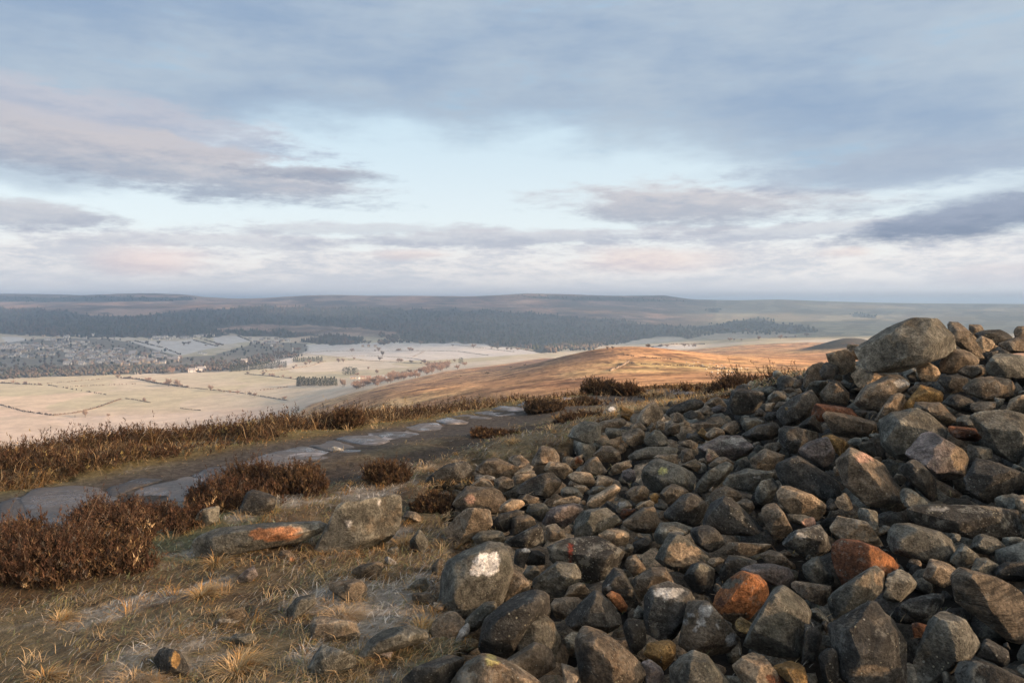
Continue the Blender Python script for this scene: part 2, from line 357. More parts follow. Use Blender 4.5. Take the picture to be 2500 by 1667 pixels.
def paint(x, y, z):
    """base colour of the ground at a place"""
    px, py = to_px(x, y, z); r = np.hypot(x, y); n = len(x)
    wob = 5 * fbm(x / np.maximum(r, 1) * 40, np.log(np.maximum(r, 1)) * 30, oct=3, seed=31)
    C = np.zeros((n, 3)); 
    def put(mask, c):
        nonlocal C
        m = np.asarray(mask, float)[:, None]; C = C * (1 - m) + np.array(c) * m
    n1 = fbm(x / 120, y / 160, oct=4, seed=41); n2 = fbm(x / 25, y / 40, oct=4, seed=43); n3 = fbm(x / 600, y / 800, oct=4, seed=47)
    # valley grass, bleached and frosted
    put(np.ones(n), (.48, .43, .33)); put(sstep(n1, -.1, .5) * .55, (.42, .41, .29)); put(sstep(n3, 0, .5) * .4, (.54, .46, .37))
    fw = fbm(x / 420, y / 420, oct=3, seed=37); fc = _h(np.floor(x / 310 + .35 * y / 310 + .5 * fw).astype(np.int64), np.floor(y / 430 - .2 * x / 430 + .5 * fw).astype(np.int64), 0, 11)
    put((fc > .68) * .55, (.58, .53, .46)); put((fc < .3) * .5, (.41, .38, .25)); put(((fc > .4) & (fc < .52)) * .5, (.56, .44, .34))
    put(sstep(py, 985, 1015) * .5, (.52, .41, .35))
    for poly in FROST: put(inpoly(px + wob * .6, py, poly) * .85, (.56, .55, .54))
    put(inpoly(px + wob, py + wob * .3, TOWN) * (y > 1500) * .9, (.15, .14, .12))
    put(inpoly(px, py, [(-50, 900), (700, 905), (560, 908), (280, 922), (0, 930)]) * (y > 1500) * 0.0, (.15, .14, .12))
    # far hills
    far = sstep(y, 4300, 4900) * (px < 1750)
    put(far, (.17, .125, .098)); put(far * sstep(n3 + .5 * n1, .05, .4) * .85, (.38, .285, .225)); put(far * sstep(-n1 - n3, .1, .4) * .7, (.06, .055, .045)); put(far * sstep(fbm(x / 260, y / 700, oct=4, seed=59), .15, .45) * .55, (.34, .23, .18))
    wf, wg = 26 * fbm(px / 45, py / 12, oct=3, seed=35), 5 * fbm(px / 30, py / 14, oct=3, seed=36)
    for poly in FOREST: put(inpoly(px + wf, py + wg, poly) * (y > 3000), (.05, .05, .038))
    # distant farmland on the right
    fr = sstep(px, 1600, 1850) * sstep(y, 2500, 3500)
    wq = fbm(px / 60, np.log(np.maximum(y, 1)) * 10, oct=3, seed=33); cell = _h(np.floor(px / 46 + .5 * wq + .03 * (py - 735)).astype(np.int64), np.floor(np.log(np.maximum(y, 1)) * 8.5 + .006 * px + .5 * wq).astype(np.int64), 0, 5)
    put(fr, (.20, .18, .12)); put(fr * (cell > .6) * .6, (.30, .29, .20)); put(fr * (cell < .25) * .6, (.13, .13, .09)); put(fr * sstep(n1, .2, .5) * .5, (.10, .095, .07))
    for poly in FARWOOD: put(inpoly(px, py + .2 * wob, poly) * (y > 2500), (.04, .045, .035))
    put(inpoly(px, py, [(1700, 818), (1790, 812), (1860, 806), (1920, 812), (1950, 820), (1850, 826), (1740, 830)]) * (y > 2300) * .6, (.40, .36, .30))
    put(sstep(y, 12000, 15000), (.16, .15, .13))
    # the near moor and the sunlit shoulder below it
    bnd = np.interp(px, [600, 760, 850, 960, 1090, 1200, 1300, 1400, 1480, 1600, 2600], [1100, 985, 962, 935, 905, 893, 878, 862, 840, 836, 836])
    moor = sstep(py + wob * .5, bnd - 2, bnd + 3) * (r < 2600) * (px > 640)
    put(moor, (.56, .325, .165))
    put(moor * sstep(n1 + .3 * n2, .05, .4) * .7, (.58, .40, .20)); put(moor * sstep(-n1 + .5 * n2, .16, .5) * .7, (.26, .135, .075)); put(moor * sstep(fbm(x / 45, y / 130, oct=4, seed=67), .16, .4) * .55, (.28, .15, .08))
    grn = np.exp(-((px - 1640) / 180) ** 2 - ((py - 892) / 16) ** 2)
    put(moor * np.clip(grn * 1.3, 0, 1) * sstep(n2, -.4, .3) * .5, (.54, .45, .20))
    put(moor * inpoly(px + wob * 2, py, [(1150, 908), (1280, 882), (1440, 862), (1530, 862), (1480, 876), (1340, 892), (1210, 906)]) * .7, (.17, .105, .07))  # shade on the shoulder's face turned from the sun, put into the colour
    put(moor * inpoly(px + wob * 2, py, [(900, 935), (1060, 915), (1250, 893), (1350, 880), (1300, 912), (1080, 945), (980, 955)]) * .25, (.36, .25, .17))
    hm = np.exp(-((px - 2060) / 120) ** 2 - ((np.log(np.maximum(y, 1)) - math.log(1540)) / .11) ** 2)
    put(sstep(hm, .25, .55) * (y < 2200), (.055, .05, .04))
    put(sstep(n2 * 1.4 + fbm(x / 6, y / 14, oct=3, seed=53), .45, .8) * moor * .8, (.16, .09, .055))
    # the plateau under foot
    nr = 1 - sstep(r, 40, 90)
    t = path_t(x, y); a1 = fbm(x * .8, y * .8, oct=4, seed=61); a2 = fbm(x * 3, y * 3, oct=4, seed=63)
    put(nr, (.15, .115, .07)); put(nr * sstep(a1, 0, .4) * .7, (.21, .18, .115)); put(nr * sstep(a2, .05, .4) * .7, (.075, .055, .038))
    a3 = fbm((x + y) * .9, (y - x) * 2.6, oct=4, seed=77); a0 = fbm(x * .9, y * .9, oct=4, seed=73); nl = nr * sstep(y, 9, 6) * sstep(x, .2, -.8)
    put(nl * sstep(-a0, .0, .25) * .7, (.15, .17, .105)); put(nl * sstep(a3, .06, .22) * .8, (.40, .38, .34))
    put(nr * np.exp(-((t - 1.15) / .35) ** 2) * .7, (.22, .18, .07))
    put(nr * np.exp(-((t + 1.12 + .25 * a1) / .38) ** 4) * sstep(y, 6.4, 7.4) * (1 - sstep(y, 10.0, 12.0)) * .95, (.075, .06, .048))
    put(nr * np.exp(-(t / .68) ** 6), (.10, .09, .082))
    put(nr * sstep(t, 1.2, 1.7) * .8, (.075, .05, .032))
    put(sstep(mound(x, y), .1, .3), (.03, .025, .02)); put(inpoly(px - 10, py - 20, SCREE) * (y < 14), (.03, .025, .02))  # near-black bed colour paints in the shade of gaps between stones
    global MOOR
    MOOR = moor * (1 - nr) + far * .6
    return C
def polar(radii, angs):
    A, Rr = np.meshgrid(angs, radii); x = (np.sin(A) * Rr).ravel(); y = (np.cos(A) * Rr).ravel()
    m, n = len(radii), len(angs); i = np.arange((m - 1) * n).reshape(m - 1, n)[:, :-1].ravel()
    return x, y, np.stack([i, i + 1, i + n + 1, i + n], 1)
angF = np.arctan(np.linspace(-.82, .82, 500))
m_ground, g, b = mat_new('moor_ground')
c = attr_col(g); p = g.n('ShaderNodeNewGeometry').outputs['Position']
k = g.ss(g.noise(p, 14, 7, .7), .3, .75, .55, 1.5)
cc = g.n('ShaderNodeCombineColor'); [g.put(cc.inputs[i], k) for i in range(3)]
g.put(b.inputs['Base Color'], g.mix(1, c, cc.outputs[0], 'MULTIPLY')); b.inputs['Roughness'].default_value = .95
g.put(b.inputs['Normal'], g.bump(g.m('ADD', g.noise(p, 18, 7, .75), g.m('MULTIPLY', g.noise(p, 90, 4, .7), .3)), .9, .06))
m_land, g, b = mat_new('valley_land')
c = attr_col(g); p = g.n('ShaderNodeNewGeometry').outputs['Position']
k = g.ss(g.m('ADD', g.noise(p, .02, 6, .68), g.m('MULTIPLY', g.noise(p, .12, 5, .7), .5)), .5, 1.0, .80, 1.22)
pz = g.vmath('MULTIPLY', p, (1, .45, 1)); mo = attr_f(g, 'moor'); hn = g.m('ADD', g.m('MULTIPLY', g.noise(pz, .045, 7, .7), .6), g.m('MULTIPLY', g.noise(pz, .35, 5, .7), .4))
k = g.m('MULTIPLY', k, g.m('ADD', 1.0, g.m('MULTIPLY', mo, g.ss(hn, .40, .60, -.55, .30))))
cc = g.n('ShaderNodeCombineColor'); [g.put(cc.inputs[i], k) for i in range(3)]
g.put(b.inputs['Base Color'], g.mix(1, c, cc.outputs[0], 'MULTIPLY')); b.inputs['Roughness'].default_value = .95
b.inputs['Specular IOR Level'].default_value = .1
g.put(b.inputs['Normal'], g.bump(g.noise(p, .05, 5, .7), .5, 3.0))
def land_part(name, radii, mat, label, surf=land):
    x, y, F = polar(radii, angF); z = surf(x, y); C = paint(x, y, z)
    o = obj(name, new_mesh(name, np.stack([x, y, z], 1), F[:, ::-1], C, True, {'moor': MOOR}), mat)
    return tag(o, label, None, None, 'structure')
r_all = np.concatenate([np.geomspace(1.4, 60, 270), np.geomspace(60, 1250, 110)[1:], np.geomspace(1250, 4300, 180)[1:], np.geomspace(4300, 11500, 140)[1:], np.geomspace(11500, 38000, 16)[1:]])
ib = [0, 269, 378, 557, len(r_all) - 1]
land_part('ground', r_all[ib[0]:ib[1] + 1], m_ground, 'rough moor ground on the hilltop under grass, heather and stones', bed_surface)
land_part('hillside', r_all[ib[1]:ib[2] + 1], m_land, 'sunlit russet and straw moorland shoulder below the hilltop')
land_part('valley_floor', r_all[ib[2]:ib[3] + 1], m_land, 'frosted pasture on the broad valley floor')
land_part('far_hills', r_all[ib[3]:], m_land, 'hazy wooded and heathery hills along the horizon')
# the rest of the hill behind and beside the camera, so that the hilltop does not end at the picture edge
ang2 = np.linspace(math.atan(.82), 2 * math.pi - math.atan(.82), 90)
x, y, F = polar(np.concatenate([[.05], np.geomspace(1.2, 400, 60)]), ang2)
def back_land(x, y):
    r = np.hypot(x, y); side = land(np.sign(x) * r * math.sin(math.atan(.82)), r * math.cos(math.atan(.82)))
    k = sstep(np.abs(np.arctan2(x, y)), math.atan(.82), 1.6); flat = near_h(x, np.maximum(y, -3)) * (r < 20) - .12 * np.maximum(r - 20, 0)
    return np.where(r < 18, near_h(x, y), side * (1 - k) + k * np.minimum(side * .3, 0)) + mound(x, y)
z = back_land(x, y)
tag(obj('hilltop', new_mesh('hilltop', np.stack([x, y, z], 1), F[:, ::-1], np.tile(np.array([.14, .10, .06]), (len(x), 1)), True), m_ground), 'rest of the moor hilltop around the viewpoint', None, None, 'structure')

# ------------------------------------------------------------------ flagged path
m_flag, g, b = mat_new('flagstone'); c = attr_col(g)
p = g.n('ShaderNodeNewGeometry').outputs['Position']
wet = g.ss(g.noise(p, 2.6, 5, .6, .4), .50, .62)
pv = g.vmath('MULTIPLY', p, (1, 1, 3))
fr = g.m('MULTIPLY', g.ss(g.m('ADD', g.noise(pv, 2.1, 6, .7, .6), g.m('MULTIPLY', attr_f(g, 'frost'), .20)), .62, .76), .7)
k = g.noise(p, 30, 6, .7)
cm = g.mix(g.ss(k, .3, .7), g.mix(1, c, (.6, .6, .62, 1), 'MULTIPLY'), c)
g.put(b.inputs['Base Color'], g.mix(fr, cm, (.46, .43, .44, 1)))
g.put(b.inputs['Roughness'], g.ss(g.m('SUBTRACT', wet, fr), 0, 1, .62, .16)); b.inputs['Specular IOR Level'].default_value = .5
g.put(b.inputs['Normal'], g.bump(g.m('ADD', g.noise(pv, 9, 6, .65), g.m('MULTIPLY', k, .25)), .35, .05))
SLABS = """0,1310 0,1235 45,1215 62,1225 68,1262 20,1310|66,1222 95,1198 160,1187 250,1195 268,1225 215,1260 110,1290 72,1262|262,1193 340,1172 392,1174 318,1196 276,1218|326,1200 380,1182 420,1167 466,1167 496,1182 483,1205 440,1222 350,1217
474,1161 510,1147 560,1143 597,1151 558,1174 502,1172|578,1141 633,1122 658,1115 738,1128 719,1139 694,1146 640,1146|650,1113 691,1099 742,1093 822,1109 799,1118 750,1125 683,1119|752,1088 786,1081 819,1079 878,1096 868,1102 837,1104 790,1098|828,1075 878,1066 913,1066 946,1078 918,1087 883,1085
897,1059 934,1051 985,1051 1022,1063 1000,1070 951,1075|985,1045 1023,1038 1061,1036 1084,1045 1074,1050 1023,1054|1066,1028 1096,1022 1140,1031 1134,1036 1090,1036|1107,1018 1145,1014 1199,1021 1190,1025 1131,1024|1166,1010 1196,1005 1263,1009 1258,1014 1218,1018|1205,1000 1227,993 1288,997 1282,1003 1251,1006
1265,990 1288,981 1315,983 1309,991|1345,979 1375,972 1407,973 1390,983 1360,985|1640,954 1670,950 1700,953 1690,962 1645,962|1720,950 1765,950 1766,954 1722,955"""
path = tag(obj('path', None), 'path of sunken flagstones running along the hilltop', None, None, 'structure')
for i, s in enumerate(SLABS.replace('\n', '|').split('|')):
    P = [tuple(map(float, q.split(','))) for q in s.split()]
    W = []
    for q in P:
        d = hit(q[0], q[1], land) or 14.5; W.append(((q[0] - 1250) / FPX * d, d))
    W = np.array(W); c0 = W.mean(0)
    # round the corners and roughen the outline
    m = len(W); S = []
    for j in range(m):
        a, bq = W[j], W[(j + 1) % m]
        for t in (.12, .3, .5, .7, .88): S.append(a * (1 - t) + bq * t)
    S = np.array(S); dirs = S - c0; S = c0 + dirs * (1 + .16 * fbm(S[:, 0] * 3.5 + i, S[:, 1] * 5, oct=3, seed=i))[:, None]
    zc = land(W[:, 0], W[:, 1]); A = np.c_[W - c0, np.ones(m)]; co, *_ = np.linalg.lstsq(A, zc, rcond=None)
    rings = [(1.20, -.06), (1.19, -.008), (1.12, .005), (.8, .009), (.35, .010)]
    V = []; ns = len(S)
    for sc, h in rings:
        Q = c0 + (S - c0) * sc; V.append(np.c_[Q, co[2] + (Q - c0) @ co[:2] + h + (i % 3) * .005 + .022 * fbm(Q[:, 0] * 2.6, Q[:, 1] * 2.6, oct=4, seed=7)])
    V = np.concatenate(V + [np.array([[c0[0], c0[1], co[2] + .012 + (i % 3) * .005]])])
    F = [(k * ns + j, k * ns + (j + 1) % ns, (k + 1) * ns + (j + 1) % ns, (k + 1) * ns + j) for k in range(len(rings) - 1) for j in range(ns)]
    F += [((len(rings) - 1) * ns + j, (len(rings) - 1) * ns + (j + 1) % ns, len(V) - 1, len(V) - 1) for j in range(ns)]
    me = bpy.data.meshes.new('flagstone'); me.from_pydata([tuple(v) for v in V - np.array([c0[0], c0[1], co[2]])], [], [f if f[2] != f[3] else f[:3] for f in F])
    me.polygons.foreach_set('use_smooth', np.ones(len(me.polygons), bool))
    tone = np.array([.135, .123, .115]) * rng.uniform(.6, 1.35)
    a = me.color_attributes.new('Col', 'FLOAT_COLOR', 'POINT'); a.data.foreach_set('color', np.tile(np.r_[tone, 1].astype(np.float32), len(V)))
    a = me.attributes.new('frost', 'FLOAT', 'POINT'); a.data.foreach_set('value', np.full(len(V), .55 if c0[1] > 9.5 else rng.choice([0, .2, .45]), np.float32))
    obj('flagstone', me, m_flag, path, (c0[0], c0[1], co[2]))

# ------------------------------------------------------------------ stones
PAL = dict(d=(.052, .050, .045), g=(.118, .114, .095), b=(.142, .115, .084), t=(.29, .222, .15), p=(.145, .126, .118), r=(.135, .060, .032), o=(.27, .115, .048),
           y=(.20, .125, .050), w=(.34, .33, .305), k=(.42, .27, .205), W=(.60, .585, .56), l=(.34, .33, .14), R=(.24, .045, .025), O=(.36, .17, .085))
CW = dict(d='blackish', g='grey', b='brown', t='tan', p='purple-grey', r='rusty', o='orange', y='ochre', w='pale'); SHW = dict(a='angular', m='blocky', r='rounded')
m_rock, g, b = mat_new('weathered_gritstone')
c = attr_col(g); tc = g.n('ShaderNodeTexCoord').outputs['Object']; rnd = g.n('ShaderNodeObjectInfo').outputs['Random']
off = g.n('ShaderNodeCombineXYZ'); [g.put(off.inputs[i], g.m('MULTIPLY', rnd, 31.0 + 17 * i)) for i in range(3)]
P3 = g.vmath('ADD', tc, off.outputs[0])
lich = attr_f(g, 'lichen'); strat = attr_f(g, 'strata')
na = g.noise(P3, 3.2, 7, .66, .3); nb = g.noise(P3, 16, 7, .72); nc = g.noise(P3, 75, 5, .75)
band = g.noise(g.vmath('MULTIPLY', P3, (2.5, 2.5, 26)), 1.6, 6, .65, .5)
k = g.m('MULTIPLY', g.ss(na, .30, .70, .55, 1.55), g.ss(nb, .30, .72, .42, 1.65)); k = g.m('MULTIPLY', k, g.ss(nc, .3, .72, .5, 1.5))
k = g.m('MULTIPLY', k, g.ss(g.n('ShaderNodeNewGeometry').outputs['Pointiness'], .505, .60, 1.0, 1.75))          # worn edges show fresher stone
k = g.m('MULTIPLY', k, g.m('ADD', 1.0, g.m('MULTIPLY', strat, g.ss(band, .4, .6, -.55, .35))))
cc = g.n('ShaderNodeCombineColor'); [g.put(cc.inputs[i], k) for i in range(3)]
base = g.mix(1, c, cc.outputs[0], 'MULTIPLY')
crust = g.m('MULTIPLY', g.ss(g.m('ADD', g.noise(P3, 11, 9, .78), g.m('MULTIPLY', lich, .05)), .55, .63), g.m('ADD', .35, g.m('MULTIPLY', lich, .45)), clamp=True)
base = g.mix(crust, base, g.mix(.55, base, (.40, .40, .35, 1)))
base = g.mix(g.m('MULTIPLY', g.ss(g.noise(P3, 5.5, 5, .6, .2), .55, .70), .55), base, g.mix(1, base, (1.25, .95, .68, 1), 'MULTIPLY'))
base = g.mix(g.m('MULTIPLY', g.ss(g.noise(P3, 4.1, 5, .6), .56, .72), .5), base, (.055, .060, .045, 1))
v1 = g.vor(g.vmath('ADD', P3, g.mix(.0, P3, P3)), 17); v2 = g.vor(P3, 46)
lf = g.m('MAXIMUM', g.m('MULTIPLY', g.ss(g.m('ADD', v1.outputs['Distance'], g.m('MULTIPLY', nb, .35)), .34, .25), g.ss(g.noise(P3, 6, 3), .48, .56)), g.m('MULTIPLY', g.ss(g.m('ADD', v2.outputs['Distance'], g.m('MULTIPLY', nc, .25)), .33, .22), g.ss(g.noise(P3, 9, 3), .50, .60)))
lf = g.m('MULTIPLY', lf, g.m('ADD', .50, g.m('MULTIPLY', lich, .8)), clamp=True)
base = g.mix(lf, base, g.mix(g.ss(g.noise(P3, 7, 2), .45, .6), (.36, .37, .33, 1), (.36, .34, .24, 1)))
g.put(b.inputs['Base Color'], base); g.put(b.inputs['Roughness'], g.ss(nb, .3, .7, .70, .95)); b.inputs['Specular IOR Level'].default_value = .28
hgt = g.m('ADD', g.m('ADD', g.m('MULTIPLY', na, 1.0), g.m('MULTIPLY', nb, .45)), g.m('ADD', g.m('MULTIPLY', nc, .16), g.m('MULTIPLY', g.m('MULTIPLY', strat, band), .8)))
g.put(b.inputs['Normal'], g.bump(hgt, 1.0, .075))

def ico(level):
    bm = bmesh.new(); bmesh.ops.create_icosphere(bm, subdivisions=level, radius=1)
    V = np.array([v.co[:] for v in bm.verts]); F = np.array([[v.index for v in f.verts] for f in bm.faces]); bm.free()
    return V / np.linalg.norm(V, axis=1)[:, None], F
ICO = {5: ico(6), 3: ico(4), 4: ico(5), 2: ico(3), 1: ico(2)}
def hull_planes(P):
    bm = bmesh.new(); vs = [bm.verts.new(p) for p in P]; bmesh.ops.convex_hull(bm, input=vs)
    bm.normal_update(); out = []
    for f in bm.faces:
        n = f.normal; d = n.dot(f.verts[0].co)
        if d < 0: n, d = -n, -d
        if d > 1e-5: out.append((n.x, n.y, n.z, d))
    bm.free(); return np.array(out)
def rock_shape(P, power, level, seed, rough=1.0, cuts=0):
    """rounded convex body through points P (about its centre), roughened"""
    mid = (P.min(0) + P.max(0)) / 2 * .5 + P.mean(0) * .5; P = P - mid; far = np.linalg.norm(P, axis=1).max()
    pl = hull_planes(P); D, F = ICO[level]; pl = pl[pl[:, 3] > .04 * far]
    rr = np.random.default_rng(seed + 7)
    for _ in range(cuts):                             # knocked-off corners
        n = rr.normal(size=3); n[1] -= .6; n /= np.linalg.norm(n); sup = (P @ n).max(); pl = np.vstack([pl, [*n, sup * rr.uniform(.68, .9)]])
    q = np.maximum(D @ pl[:, :3].T / pl[:, 3], 1e-9)
    qm = q.max(1); rad = ((q / qm[:, None]) ** power).sum(1) ** (-1.0 / power) / qm
    mx = q.max(1); rad = np.minimum(np.minimum(rad / np.percentile(rad * mx, 70), 1.03 / mx), far)
    size = np.median(rad)
    V = D * rad[:, None]; s = 1.0 / size
    o = seed * 3.17
    d1 = fbm(V[:, 0] * s * 1.1 + o, V[:, 1] * s * 1.1 - o, V[:, 2] * s * 1.1 + .5 * o, oct=3, seed=seed % 97)
    d2 = fbm(V[:, 0] * s * 3.4 - o, V[:, 1] * s * 3.4 + o, V[:, 2] * s * 3.4, oct=4, seed=seed % 89 + 5)
    d3 = fbm(V[:, 0] * s * 9 - o, V[:, 1] * s * 9 + o, V[:, 2] * s * 9, oct=3, seed=seed % 71 + 3)
    ch = np.minimum(0, fbm(V[:, 0] * s * 1.8 + 2 * o, V[:, 1] * s * 1.8, V[:, 2] * s * 1.8 - o, oct=2, seed=seed % 83) + .25)   # broken hollows
    V = V * (1 + rough * (.018 * d1 + .020 * d2 + .012 * d3 + .09 * ch))[:, None] + mid
    return V, F
def spots_mask(px, py, s, rough, seed):
    x, y, rx, ry, _ = s
    e = np.hypot((px - x) / rx, (py - y) / ry) + rough * fbm(px / rx * 1.6 + seed, py / ry * 1.6, oct=3, seed=seed)
    return 1 - sstep(e, .93, 1.02)
